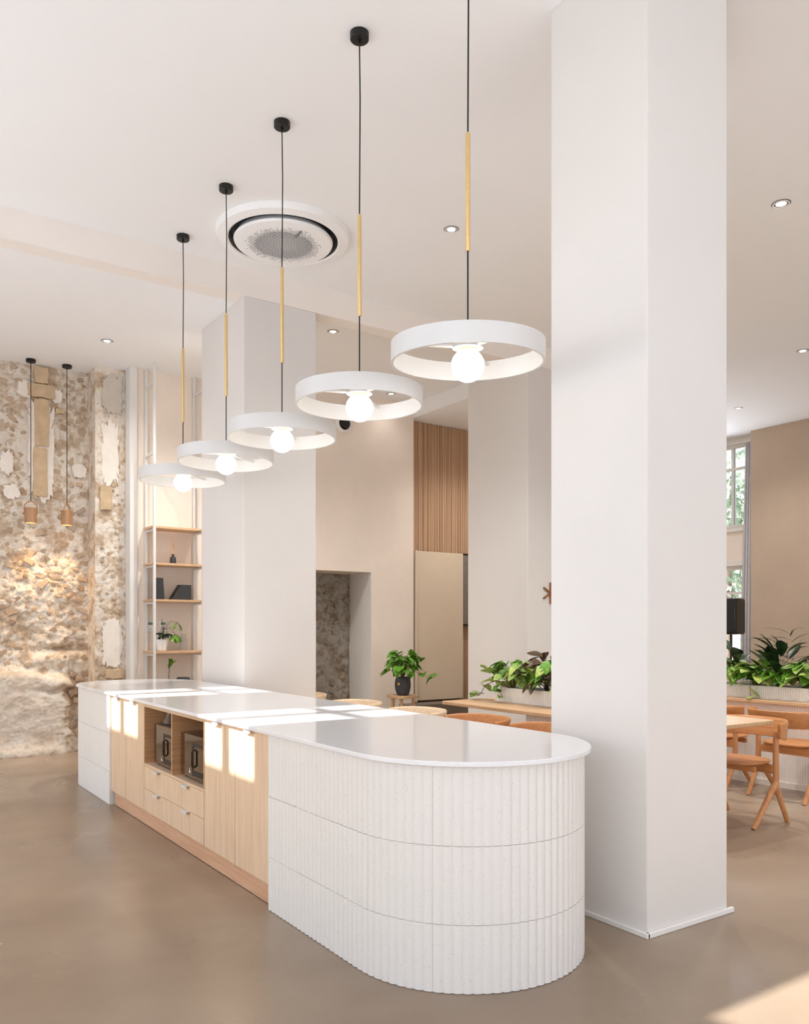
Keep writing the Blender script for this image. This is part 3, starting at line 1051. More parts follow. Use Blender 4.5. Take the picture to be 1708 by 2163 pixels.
downlight(4.0, 5.23, ZC, 'small downlight in the high ceiling beside the nearest pendant rod')
downlight(5.79, 3.534, ZC, 'largest-looking downlight right of the big column, above the sun glints', r=0.062)
downlight(9.07, 5.273, ZC, 'downlight at the right picture edge, below the bright ceiling glints', r=0.062)
downlight(10.67, 7.168, ZC, 'small downlight right of the big column, above the tall window')
downlight(2.236, 8.68, ZS, 'downlight in the lower ceiling in front of the stone wall', 55)
downlight(4.253, 7.594, ZB, 'downlight in the bay ceiling right of the second column')
downlight(7.3, 8.4, 4.30, 'added unseen downlight in the low ceiling over the timber wall, behind the dining column', 130)  # added to brighten the timber wall, hidden by the column
downlight(3.3, 7.95, ZS, 'added unseen downlight over the white shelf rack, behind the second column', 210)  # added to lift the plaster behind the rack, out of sight
downlight(7.5, 2.5, ZC, 'added unseen downlight over the far dining table, outside the picture on the right', 230)  # extra lamp out of view, brightens the far table base
downlight(5.6, 4.6, ZC, 'added unseen downlight over the near dining table, behind the big column', 170)  # extra lamp hidden by the column, brightens the dining area
downlight(6.02, 9.18, ZB, 'downlight seen through the second ring pendant', 5)

# ------------------------------------------------------------------ round ceiling air conditioner
ax, ay = 2.94, 6.06
t_ = thing('ceiling_air_conditioner', (ax, ay, ZC), 'round white ceiling cassette air conditioner with a perforated disc', 'air conditioner')
MB().lathe([(0.0, 0.0), (0.535, 0.0), (0.535, -0.012), (0.52, -0.045), (0.45, -0.058), (0.435, -0.05), (0.43, 0.0)], (ax, ay, ZC), 72).build('housing', M['ac_white'], t_)
MB().lathe([(0.43, -0.002), (0.43, -0.052), (0.40, -0.02), (0.36, -0.016), (0.36, -0.002)], (ax, ay, ZC), 72).build('air_slot', M['black_plastic'], t_)
disc = MB().lathe([(0, -0.004), (0.36, -0.004), (0.395, -0.06), (0.385, -0.078), (0.30, -0.086), (0, -0.088)], (ax, ay, ZC), 72).build('disc', M['ac_white'], t_)
hl = MB()
p_ = 0.026
for i in range(-16, 17):
    for j in range(-28, 29):
        hx, hy = j * p_ / 2, i * p_ * 0.9
        rr = math.hypot(hx, hy)
        if rr > 0.31 or (rr > 0.25 and random.random() < (rr - 0.25) / 0.06):
            continue
        up = 1 if (i + j) % 2 else -1
        s = 0.0085 * (1.0 if rr < 0.23 else 0.7)
        zz = ZC - 0.0885
        v3 = [(ax + hx, ay + hy + up * s, zz), (ax + hx - s * 0.95, ay + hy - up * s * 0.75, zz), (ax + hx + s * 0.95, ay + hy - up * s * 0.75, zz)]
        hl.add(v3, [(0, 1, 2)])
h = hl.build('perforation', M['black_plastic'], disc, recalc=False, smooth=0)
h['kind'] = 'stuff'
MB().cbox((ax + 0.01, ay - 0.24, ZC - 0.0892), (0.02, 0.12, 0.001), Euler((0, 0, math.radians(-4))).to_matrix()).build('lettering_strip', M['steel'], disc)
MB().cbox((ax + 0.30, ay + 0.29, ZC - 0.035), (0.06, 0.02, 0.02), Euler((0, 0, math.radians(-45))).to_matrix()).build('sensor', M['black_metal'], t_)

# ------------------------------------------------------------------ wooden cylinder pendants at the stone wall
def can_pendant(x, y, label, rz):
    t_ = thing('cylinder_pendant', (x, y, ZS), label, 'pendant lamp', 'wooden cylinder pendants by the stone wall')
    MB().lathe([(0, 0), (0.05, 0), (0.05, -0.03), (0.047, -0.033), (0.006, -0.033), (0.006, -0.045), (0, -0.045)], (x, y, ZS), 24).build('canopy', M['black_metal'], t_)
    MB().tube([(x, y, ZS - 0.04), (x, y, 2.775)], 0.0042, 8).build('cord', M['cord'], t_)
    c, s = math.cos(rz), math.sin(rz)
    pts = []
    for i in range(15):
        a = PI * i / 14
        u = 0.066 * math.cos(a)
        zz = 2.705 + 0.07 * math.sin(a)
        pts.append((x + u * c, y + u * s, zz))
    pts = [(x + 0.066 * c, y + 0.066 * s, 2.64)] + pts + [(x - 0.066 * c, y - 0.066 * s, 2.64)]
    MB().tube(pts, 0.007, 8, flat=0.6).build('yoke', M['cork'], t_)
    sh = MB().lathe([(0.0, 0.165), (0.058, 0.165), (0.062, 0.16), (0.062, 0.002), (0.06, 0), (0.055, 0), (0.055, 0.15), (0, 0.15)], (x, y, 2.54), 28).build('shade', M['cork'], t_)
    MB().lathe([(0, 0.012), (0.053, 0.012), (0.053, 0.02), (0, 0.02)], (x, y, 2.54), 24).build('lens', M['warm_lens'], sh)
    d = bpy.data.lights.new('spot_beam', 'SPOT')
    d.energy = 27
    d.spot_size = math.radians(72)
    d.spot_blend = 1.0
    d.shadow_soft_size = 0.04
    d.color = (1.0, 0.62, 0.28)
    o = bpy.data.objects.new('spot_beam', d)
    COL.objects.link(o)
    o.parent = t_
    o.location = (0, 0, 2.535 - ZS)
    return t_


can_pendant(1.705, 9.745, 'small wooden cylinder pendant farther from the stone corner', 0.1)
can_pendant(2.075, 9.735, 'small wooden cylinder pendant nearer the stone corner, its yoke turned', 0.9)

# ------------------------------------------------------------------ shelf rack and what stands on it
t_ = thing('shelf_rack', (3.12, 9.24, 0), 'floor-to-ceiling white metal shelf rack with thin oak shelves', 'shelf')
XL, XR_, YA, YBK = 2.848, 3.405, 9.09, 9.385
for x in (XL, XR_):
    for y in (YA, YBK):
        MB().box(x - 0.014, x + 0.014, y - 0.014, y + 0.014, 0, ZS).build('upright', M['white_metal'], t_, bevel=0.002)
SH = [2.525, 2.12, 1.715, 1.14, 0.62, 0.22]
for k, z in enumerate(SH):
    MB().box(XL - 0.03, XR_ + 0.03, YA + 0.018, YBK + 0.012, z - 0.025, z).build('shelf_board', M['oak_table'], t_, bevel=0.002)
for z in [q - 0.04 for q in SH] + [3.33, 4.1]:
    for x in (XL, XR_):
        MB().box(x - 0.012, x + 0.012, YA + 0.014, YBK - 0.014, z - 0.012, z + 0.012).build('rung', M['white_metal'], t_, bevel=0.002)

t_ = thing('reed_diffuser', (3.11, 9.25, 2.12), 'black reed diffuser bottle with pale sticks on the upper shelf', 'diffuser')
MB().lathe([(0, 0), (0.03, 0), (0.034, 0.005), (0.034, 0.06), (0.028, 0.082), (0.013, 0.092), (0.012, 0.103), (0.016, 0.106), (0.016, 0.112), (0, 0.112)], (3.11, 9.25, 2.12), 24).build('bottle', M['charcoal'], t_)
for dx, dy in ((-0.012, 0), (0.003, 0.01), (0.014, -0.004), (0.008, 0.0), (-0.004, -0.01)):
    MB().tube([(3.11 + dx * 0.3, 9.25 + dy * 0.3, 2.225), (3.11 + dx, 9.25 + dy, 2.372)], 0.0022, 6).build('reed', M['reed'], t_)
o = MB().prism([(-0.02, 0), (0.075, 0), (0.06, 0.24), (-0.02, 0.24)], 0, 0.12, Matrix(((1, 0, 0, 2.91), (0, 0, 1, 9.16), (0, 1, 0, 1.7155), (0, 0, 0, 1)))).build('bookend', M['charcoal'], loc=(2.93, 9.22, 1.7155), bevel=0.002)
tag(o, 'plain tapered charcoal bookend block on the middle shelf', 'bookend')
st = [(0, 0)]
for i in range(7):
    st += [(i * 0.0155, (i + 1) * 0.0243), ((i + 1) * 0.0155, (i + 1) * 0.0243)]
pts = [(0.22, 0), (0.22, 0.1701)] + st[::-1]
o = MB().prism(pts, 0, 0.12, Matrix(((1, 0, 0, 3.07), (0, 0, 1, 9.16), (0, 1, 0, 1.7155), (0, 0, 0, 1)))).build('bookend', M['charcoal'], loc=(3.18, 9.22, 1.7155), bevel=0.0)
tag(o, 'charcoal bookend carved as a small staircase on the middle shelf', 'bookend')
o = MB().lathe([(0, 0), (0.042, 0), (0.045, 0.01), (0.04, 0.12), (0.03, 0.165), (0.03, 0.195), (0.026, 0.195), (0.026, 0.163), (0.036, 0.12), (0.041, 0.012), (0, 0.008)], (3.235, 9.25, 1.1405), 24).build('glass_vase', M['glassware'], loc=(3.235, 9.25, 1.1405))
tag(o, 'clear glass bottle vase on the shelf beside the white plant pot', 'vase')
for k, (x, lab) in enumerate(((2.898, 'white wall thermostat with green screen, between the rack uprights'), (3.045, 'white wall thermostat with green screen, behind the white plant pot'))):
    t_ = thing('thermostat', (x, YF, 1.42), lab, 'thermostat', 'wall thermostats')
    MB().box(x - 0.042, x + 0.042, YF - 0.016, YF - 0.0005, 1.355, 1.475).build('housing', M['white_paint'], t_, bevel=0.004)
    MB().box(x - 0.027, x + 0.027, YF - 0.0185, YF - 0.0162, 1.432, 1.462).build('screen', M['screen'], t_)
    MB().lathe([(0, 0), (0.006, 0), (0.006, 0.003), (0, 0.003)], (0, 0, 0), 12, Matrix.Translation((x, YF - 0.0162, 1.385)) @ Matrix.Rotation(PI / 2, 4, 'X')).build('button', M['steel'], t_)

# ------------------------------------------------------------------ leaves and plants
def leaf_mesh(name, mat, outline, bend=0.25, fold=0.18, n=8, cols=2, wave=0.0):
    """outline(t) -> half width, leaf of unit length along +Y from its stalk"""
    vs, fs = [], []
    W = 2 * cols + 1
    for i in range(n + 1):
        t_ = i / n
        hw = outline(t_)
        for j in range(-cols, cols + 1):
            u = j / cols
            x = hw * u
            z = fold * abs(x) - bend * t_ * t_ + wave * math.sin(9 * t_ + 2 * u) * abs(u)
            y = t_ - (0.10 * abs(u) * (1 - t_) if t_ < 0.25 else 0)
            vs.append((x, y, z))
    for i in range(n):
        for j in range(W - 1):
            fs.append((i * W + j, i * W + j + 1, (i + 1) * W + j + 1, (i + 1) * W + j))
    me = MB().add(vs, fs).mesh(name, 180, recalc=False)
    me.materials.append(mat)
    return me


heart = lambda t_: 0.44 * (max(0.0, math.sin(PI * min(1, (t_ * 0.93 + 0.07)) ** 0.62))) ** 0.8 if t_ < 1 else 0.004
ovate = lambda t_: 0.26 * math.sin(PI * min(1, t_ ** 0.8)) + 0.004
ellip = lambda t_: 0.24 * math.sin(PI * t_) ** 0.7 + 0.004 if 0 < t_ < 1 else 0.006
narrow = lambda t_: 0.045 * math.sin(PI * min(1, t_ ** 0.7)) + 0.003
LEAF = {}
for k in ('green', 'var', 'yellow', 'dark', 'red'):
    LEAF['heart_' + k] = [leaf_mesh('leaf', M['leaf_' + k], heart, b_, f_) for b_, f_ in ((0.2, 0.25), (0.45, 0.35), (0.1, 0.1))]
    LEAF['ovate_' + k] = [leaf_mesh('leaf', M['leaf_' + k], ovate, b_, f_) for b_, f_ in ((0.25, 0.3), (0.5, 0.4))]
    LEAF['ellip_' + k] = [leaf_mesh('leaf', M['leaf_' + k], ellip, b_, f_) for b_, f_ in ((0.1, 0.25), (0.3, 0.3))]
LEAF['palm'] = [leaf_mesh('leaf', M['leaf_palm'], narrow, b_, 0.3, 7, 1) for b_ in (0.25, 0.6)]


def leaf_at(parent, base, meshes, pos, direction, size, rng, up=Vector((0, 0, 1))):
    d = Vector(direction).normalized()
    x = d.cross(up)
    if x.length < 1e-3:
        x = Vector((1, 0, 0))
    x.normalize()
    z = x.cross(d)
    m = Matrix((x, d, z)).transposed().to_4x4()
    m = m @ Matrix.Rotation(rng.uniform(-0.5, 0.5), 4, 'Y')
    M4 = Matrix.Translation(Vector(pos) - Vector(base)) @ m @ Matrix.Diagonal((size, size, size, 1))
    part('leaf', rng.choice(meshes), None, parent, M4)


def bushy(name, label, base, meshes, count, radius, height, size, seed, stem_mat='stem', flat=0.5, droop=0.2, squash=(1, 1), group=None, stems=True):
    """leaves on arching stalks from a base point"""
    rng = random.Random(seed)
    t_ = thing(name, base, label, 'plant', group)
    st_ = MB()
    B = Vector(base)
    for i in range(count):
        a = rng.uniform(0, 2 * PI)
        e = rng.random() ** 0.7
        r = radius * (0.25 + 0.75 * e)
        h = height * (1.0 - flat * e * e) * rng.uniform(0.55, 1.0)
        tip = B + Vector((r * math.cos(a) * squash[0], r * math.sin(a) * squash[1], h))
        mid = B + Vector(((tip.x - B.x) * 0.35, (tip.y - B.y) * 0.35, h * 0.75))
        if stems:
            st_.tube([B + Vector((0.01 * math.cos(a), 0.01 * math.sin(a), 0)), mid, tip], [0.003, 0.0024, 0.0016], 5)
        out = Vector((math.cos(a), math.sin(a), rng.uniform(-0.55, 0.35) - droop))
        leaf_at(t_, B, meshes, tip, out, size * rng.uniform(0.7, 1.15), rng)
    if stems:
        st_.build('stalks', M[stem_mat], t_, smooth=60)
    return t_


def vine(t_, base, path, meshes, size, seed, step=1, mat='stem'):
    rng = random.Random(seed)
    MB().tube(path, 0.0028, 6).build('vine', M[mat], t_, smooth=60)
    for i, p_ in enumerate(path[1:], 1):
        a = rng.uniform(0, 2 * PI)
        leaf_at(t_, base, meshes, p_, (math.cos(a), math.sin(a), rng.uniform(-0.6, 0.3)), size * rng.uniform(0.8, 1.15), rng)


# plant in the white pot on the rack
pb = (2.98, 9.24, 1.1405)
t_ = thing('plant_pot', pb, 'small white round pot on the shelf holding a spotted plant', 'pot')
MB().lathe([(0, 0), (0.045, 0), (0.052, 0.006), (0.07, 0.12), (0.07, 0.128), (0.064, 0.128), (0.062, 0.11), (0, 0.11)], pb, 28).build('pot', M['white_pot'], t_)
MB().lathe([(0, 0.118), (0.0625, 0.113), (0, 0.112)], pb, 20).build('soil', M['soil'], t_)
B = (2.985, 9.24, 1.258)
rng = random.Random(4)
t_ = thing('potted_schefflera', B, 'thin green plant with finger leaves growing in the white shelf pot', 'plant')
st_ = MB().tube([B, (2.98, 9.24, 1.50)], 0.003, 6).tube([B, (3.0, 9.23, 1.42)], 0.005, 6)
heads = [((2.94, 9.2, 1.34), 6, 0.07), ((3.03, 9.2, 1.33), 6, 0.075), ((2.985, 9.18, 1.31), 6, 0.06), ((3.11, 9.17, 1.32), 7, 0.11), ((3.135, 9.17, 1.455), 4, 0.11), ((2.975, 9.25, 1.30), 5, 0.06)]
for (x, y, z), n, sz in heads:
    st_.tube([(3.0, 9.235, 1.38), ((3.0 + x) / 2, (9.235 + y) / 2, max(z, 1.38) + 0.02), (x, y, z)], 0.0022, 5)
    for k in range(n):
        a = 2 * PI * k / n + 0.4
        leaf_at(t_, B, LEAF['ellip_green'] if sz > 0.1 and k % 2 else LEAF['ellip_var'] if sz > 0.1 else LEAF['ellip_dark'], (x, y, z), (math.cos(a), math.sin(a) * 0.6, -0.25 + (-0.6 if sz > 0.1 else 0)), sz * rng.uniform(0.85, 1.1), rng)
st_.build('stalks', M['twig'], t_, smooth=60)
# single leaf in a low vase on the lower shelf
pb = (3.06, 9.24, 0.6205)
o = MB().lathe([(0, 0), (0.05, 0), (0.055, 0.02), (0.05, 0.12), (0.018, 0.16), (0.018, 0.19), (0.014, 0.19), (0.014, 0.15), (0, 0.02)], pb, 24).build('bottle_vase', M['charcoal'], loc=pb)
tag(o, 'dark bottle vase on the lower shelf holding one green leaf', 'vase')
B = (3.06, 9.24, 0.66)
t_ = thing('leaf_stem', B, 'single heart-shaped green leaf on a thin brown stem above the island', 'plant')
MB().tube([B, (3.058, 9.24, 0.85), (3.066, 9.235, 0.965)], 0.0035, 6).build('stalk', M['twig'], t_, smooth=60)
leaf_at(t_, B, [LEAF['heart_green'][1]], (3.066, 9.235, 1.045), (0.1, -0.35, -1.0), 0.1, rng)
leaf_at(t_, B, [LEAF['heart_green'][0]], (3.062, 9.235, 0.965), (0.75, -0.2, 0.9), 0.1, rng)
o = MB().box(3.17, 3.30, 9.2, 9.33, 0.6205, 0.835).build('storage_box', M['charcoal'], loc=(3.235, 9.265, 0.6205), bevel=0.02)
tag(o, 'dark box on the lower shelf just showing over the island edge', 'box')

# ------------------------------------------------------------------ stool with the dark pot
sx_, sy_, sz_ = 6.0, 8.88, 0.53
t_ = thing('side_stool', (sx_, sy_, 0), 'small light wood three-legged stool by the passage, carrying a pot', 'stool')
tri = []
for k in range(3):
    a0 = PI / 2 + 2 * PI * k / 3 + 0.35
    for i in range(7):
        a = a0 - 0.62 + 1.24 * i / 6
        tri.append((sx_ + 0.13 * math.cos(a0) + 0.10 * math.cos(a), sy_ + 0.13 * math.sin(a0) + 0.10 * math.sin(a)))
MB().prism(tri, sz_ - 0.035, sz_).build('seat', M['oak_table'], t_, bevel=0.006)
for k in range(3):
    a0 = PI / 2 + 2 * PI * k / 3 + 0.35
    cx, cy = sx_ + 0.15 * math.cos(a0), sy_ + 0.15 * math.sin(a0)
    MB().tube([(cx + 0.02 * math.cos(a0), cy + 0.02 * math.sin(a0), 0), (cx, cy, sz_ - 0.03)], [0.016, 0.022], 12).build('leg', M['oak_table'], t_)
pb = (5.99, 8.86, sz_ + 0.0005)
t_ = thing('dark_plant_pot', pb, 'charcoal ribbed egg-shaped pot with a gold dot on the stool', 'pot')
pr = [(0, 0), (0.055, 0)]
for i in range(25):
    u = i / 24
    pr.append((0.058 + 0.045 * math.sin(PI * (0.12 + 0.66 * u)) + (0.0016 if i % 2 else 0), 0.006 + 0.225 * u))
pr += [(0.082, 0.235), (0.08, 0.20), (0, 0.20)]
MB().lathe(pr, pb, 32).build('pot', M['dark_pot'], t_, smooth=25)
MB().lathe([(0, 0.212), (0.081, 0.206), (0, 0.205)], pb, 20).build('soil', M['soil'], t_)
MB().lathe([(0, 0), (0.017, 0), (0.017, 0.006), (0, 0.006)], (0, 0, 0), 16, Matrix.Translation((pb[0] - 0.088, pb[1] - 0.042, pb[2] + 0.15)) @ Matrix.Rotation(math.radians(25), 4, 'Z') @ Matrix.Rotation(-PI / 2, 4, 'Y')).build('gold_badge', M['gold'], t_)
B = (5.99, 8.86, sz_ + 0.212)
t_ = bushy('potted_pothos', 'bushy green pothos growing in the dark pot on the stool', B, LEAF['heart_green'], 70, 0.19, 0.38, 0.135, 21, flat=0.75, droop=0.25)
vine(t_, B, [Vector(B), Vector(B) + Vector((0.10, -0.08, 0.10)), Vector(B) + Vector((0.20, -0.16, 0.07)), Vector(B) + Vector((0.26, -0.22, -0.0)), Vector(B) + Vector((0.29, -0.24, 0.01)), Vector(B) + Vector((0.33, -0.25, 0.03))], LEAF['heart_green'], 0.125, 5)
vine(t_, B, [Vector(B), Vector(B) + Vector((0.08, -0.05, 0.22)), Vector(B) + Vector((0.2, -0.12, 0.27))], LEAF['heart_green'], 0.11, 6)

# round wall fixture half hidden by the pendants
t_ = thing('wall_speaker', (5.40, YF, 4.05), 'round white wall fixture with a black face, peeping out behind a pendant', 'wall light')
mm = Matrix.Translation((5.42, YF, 4.06)) @ Matrix.Rotation(PI / 2, 4, 'X')
MB().lathe([(0, 0.001), (0.12, 0.001), (0.12, 0.03), (0.10, 0.05), (0.085, 0.05), (0.08, 0.03), (0, 0.03)], (0, 0, 0), 36, mm).build('housing', M['white_paint'], t_)
MB().lathe([(0, 0.031), (0.078, 0.031), (0.06, 0.075), (0.05, 0.08), (0, 0.08)], (0, 0, 0), 30, mm).build('face', M['black_metal'], t_)

# ------------------------------------------------------------------ tables with planter boxes
def table(name, x0, x1, y0, y1, z, bx, by, label, ang=0.0):
    t_ = thing(name, ((x0 + x1) / 2, (y0 + y1) / 2, 0), label, 'table')
    r = 0.05
    pts = []
    for cx, cy, a0 in ((x1 - r, y1 - r, 0), (x0 + r, y1 - r, PI / 2), (x0 + r, y0 + r, PI), (x1 - r, y0 + r, 1.5 * PI)):
        pts += [(cx + r * math.cos(a0 + PI / 2 * i / 6), cy + r * math.sin(a0 + PI / 2 * i / 6)) for i in range(7)]
    MB().prism(pts, z - 0.028, z).build('tabletop', M['oak_table'], t_, bevel=0.004)
    MB().box(bx[0] + 0.02, bx[1] - 0.02, by[0] + 0.02, by[1] - 0.02, 0, z - 0.0285).build('base', M['planter'], t_)
    rb = MB()
    n = int((by[1] - by[0]) / 0.024)
    for i in range(n):
        y = by[0] + 0.012 + i * (by[1] - by[0] - 0.024) / (n - 1)
        for x in (bx[0] + 0.026, bx[1] - 0.026):
            rb.tube([(x, y, 0.05), (x, y, z - 0.029)], 0.0105, 8)
    n2 = int((bx[1] - bx[0]) / 0.024)
    for i in range(n2):
        x = bx[0] + 0.02 + i * (bx[1] - bx[0] - 0.04) / (n2 - 1)
        for y in (by[0] + 0.026, by[1] - 0.026):
            rb.tube([(x, y, 0.05), (x, y, z - 0.029)], 0.0105, 8)
    o = rb.build('ribbing', M['planter'], t_)
    o['kind'] = 'stuff'
    MB().box(bx[0] + 0.004, bx[1] - 0.004, by[0] + 0.004, by[1] - 0.004, 0, 0.049).build('toe_board', M['planter'], t_)
    return t_


table('planter_table', 4.40, 5.445, 3.36, 5.92, 0.75, (4.70, 5.15), (4.05, 5.15), 'light wood dining table behind the big column with planter box and ribbed base')
table('planter_table', 6.72, 7.8, 2.3, 6.0, 0.76, (6.80, 7.6), (2.5, 5.8), 'far light wood table on a long white ribbed base, right of the column')


def planter_box(x0, x1, y0, y1, z, h, label):
    z = z + 0.0006
    t_ = thing('planter_box', ((x0 + x1) / 2, (y0 + y1) / 2, z), label, 'planter')
    b = MB()
    wl = 0.012
    b.box(x0 + .006, x0 + .006 + wl, y0 + .006, y1 - .006, z, z + h).box(x1 - .006 - wl, x1 - .006, y0 + .006, y1 - .006, z, z + h)
    b.box(x0 + .006 + wl, x1 - .006 - wl, y0 + .006, y0 + .006 + wl, z, z + h).box(x0 + .006 + wl, x1 - .006 - wl, y1 - .006 - wl, y1 - .006, z, z + h)
    b.box(x0 + .006 + wl, x1 - .006 - wl, y0 + .006 + wl, y1 - .006 - wl, z, z + 0.01)
    b.build('box', M['planter'], t_)
    rb = MB()
    n = int((y1 - y0) / 0.021)
    for i in range(n):
        y = y0 + 0.008 + i * (y1 - y0 - 0.016) / (n - 1)
        for x in (x0 + 0.004, x1 - 0.004):
            rb.tube([(x, y, z), (x, y, z + h - 0.012)], 0.0075, 6)
    for i in range(int((x1 - x0) / 0.021)):
        x = x0 + 0.012 + i * 0.021
        for y in (y0 + 0.004, y1 - 0.004):
            rb.tube([(x, y, z), (x, y, z + h - 0.012)], 0.0075, 6)
    o = rb.build('ribbing', M['planter'], t_)
    o['kind'] = 'stuff'
    MB().box(x0 + .02, x1 - .02, y0 + .02, y1 - .02, z + 0.011, z + h - 0.02).build('soil', M['soil'], t_)
    return t_


planter_box(4.80, 5.05, 4.15, 5.64, 0.75, 0.125, 'white ribbed planter box on the table left of the big column')
planter_box(6.86, 7.12, 2.8, 5.6, 0.76, 0.115, 'long white ribbed planter box on the far table')

# plants in the near planter
B = (4.90, 5.52, 0.86)
t_ = bushy('trailing_pothos', 'variegated pothos spilling over the left end of the near planter', B, LEAF['heart_var'] + LEAF['heart_green'], 60, 0.22, 0.27, 0.115, 31, flat=0.7, squash=(0.8, 1.0))
Bv = Vector(B)
vine(t_, B, [Bv, Bv + Vector((-0.06, 0.15, 0.07)), Bv + Vector((-0.08, 0.28, 0.02)), Bv + Vector((-0.08, 0.34, -0.06)), Bv + Vector((-0.08, 0.40, -0.085)), Bv + Vector((-0.1, 0.46, -0.08))], LEAF['heart_var'], 0.105, 32, mat='twig')
vine(t_, B, [Bv, Bv + Vector((-0.05, 0.12, 0.14)), Bv + Vector((-0.06, 0.24, 0.16)), Bv + Vector((-0.07, 0.36, 0.19))], LEAF['heart_var'], 0.11, 33, mat='twig')
vine(t_, B, [Bv, Bv + Vector((-0.13, 0.0, 0.04)), Bv + Vector((-0.16, -0.02, -0.02)), Bv + Vector((-0.165, -0.06, -0.06))], LEAF['heart_green'], 0.11, 34, mat='twig')
bushy('red_aglaonema', 'dark red-edged leafy plant in the middle of the near planter', (4.97, 5.16, 0.86), LEAF['ovate_red'] + LEAF['ellip_red'], 34, 0.19, 0.36, 0.15, 41, 'twig', flat=0.8, droop=0.05, squash=(0.8, 0.8))
bushy('golden_pothos', 'pale yellow-green pothos in the near planter beside the column', (4.89, 4.95, 0.86), LEAF['heart_yellow'] + LEAF['heart_green'], 44, 0.19, 0.30, 0.12, 51, flat=0.6, squash=(0.9, 0.9))
bushy('small_aglaonema', 'low pale green plant at the front edge of the near planter', (4.855, 4.80, 0.86), LEAF['ovate_var'], 24, 0.12, 0.12, 0.11, 61, flat=0.5, squash=(0.8, 1.0))
bushy('golden_pothos', 'yellow-green pothos between the red plant and the trailing one', (4.89, 5.34, 0.87), LEAF['heart_yellow'] + LEAF['heart_var'], 34, 0.16, 0.26, 0.11, 71, flat=0.6)

# plants in the far planter
far = [(4.74, 'variegated pothos in the far planter, against the column edge', 'heart_var', 91), (4.50, 'light green pothos in the far planter under the loudspeaker', 'heart_yellow', 92),
       (4.26, 'green pothos in the far planter at the foot of the rubber plant', 'heart_green', 93), (4.02, 'pale variegated pothos in the far planter near the picture edge', 'heart_var', 94),
       (3.80, 'yellow-green pothos at the right cut end of the far planter', 'heart_yellow', 95)]
for y, lab, k, sd_ in far:
    t_ = bushy('planter_pothos', lab, (6.96, y, 0.86), LEAF[k] + LEAF['heart_green'][:1], 52, 0.21, 0.24, 0.12, sd_, flat=0.5, squash=(0.75, 1.0))
    b0 = Vector((6.96, y, 0.86))
    if sd_ in (92, 95):
        vine(t_, b0, [b0, b0 + Vector((-0.12, -0.03, 0.05)), b0 + Vector((-0.16, -0.05, -0.02)), b0 + Vector((-0.165, -0.06, -0.08))], LEAF[k], 0.13, sd_)
for y, lab, n, hgt, sd_, rad in ((4.30, 'dark rubber plant with big oval leaves in the far planter', 26, 0.36, 81, 0.17), (4.78, 'grey-green rubber plant half hidden by the column edge', 12, 0.34, 83, 0.17)):
    B = (7.02, y, 0.86)
    t_ = bushy('rubber_plant', lab, B, LEAF['ellip_dark'], n, rad, hgt, 0.22, sd_, 'twig', flat=0.6, droop=-1.1, squash=(0.8, 0.9))
B = (7.35, 4.05, 0.0)
t_ = thing('parlour_palm', B, 'dark feathery palm rising behind the far planter', 'plant')
MB().lathe([(0, 0.001), (0.12, 0.001), (0.15, 0.28), (0.14, 0.28), (0.13, 0.25), (0, 0.25)], (8.15, 4.75, 0), 24).build('pot', M['dark_pot'], t_)
t_.location = (8.15, 4.75, 0)
for ch in t_.children:
    ch.data.transform(Matrix.Translation((B[0] - 8.15, B[1] - 4.75, 0)))
rng = random.Random(77)
st_ = MB()
base = Vector((8.15, 4.75, 0.30))
for k, (dx, dy, hz) in enumerate(((-0.25, 0.1, 1.15), (0.0, -0.25, 1.2), (-0.1, -0.55, 0.98), (-0.35, -0.2, 0.85), (0.25, 0.25, 1.0), (-0.3, 0.35, 0.9), (0.1, -0.7, 1.12), (-0.2, 0.0, 1.25))):
    pts = [base]
    for i in range(1, 9):
        u = i / 8
        pts.append(base + Vector((dx * u ** 1.6, dy * u ** 1.6, hz * (u - 0.18 * u ** 4))))
    st_.tube(pts, [0.006 - 0.0005 * i for i in range(9)], 5)
    for i in range(4, 9):
        tg = (pts[i] - pts[i - 1]).normalized()
        sd2 = tg.cross(Vector((0, 0, 1))).normalized()
        for s in (-1, 1):
            dd = tg * 0.8 + sd2 * s * (0.9 if i < 8 else 0.4) + Vector((0, 0, -0.15))
            leaf_at(t_, (8.15, 4.75, 0), LEAF['palm'], pts[i], dd, rng.uniform(0.22, 0.32), rng)
st_.build('stalks', M['stem'], t_, smooth=60, loc=None)

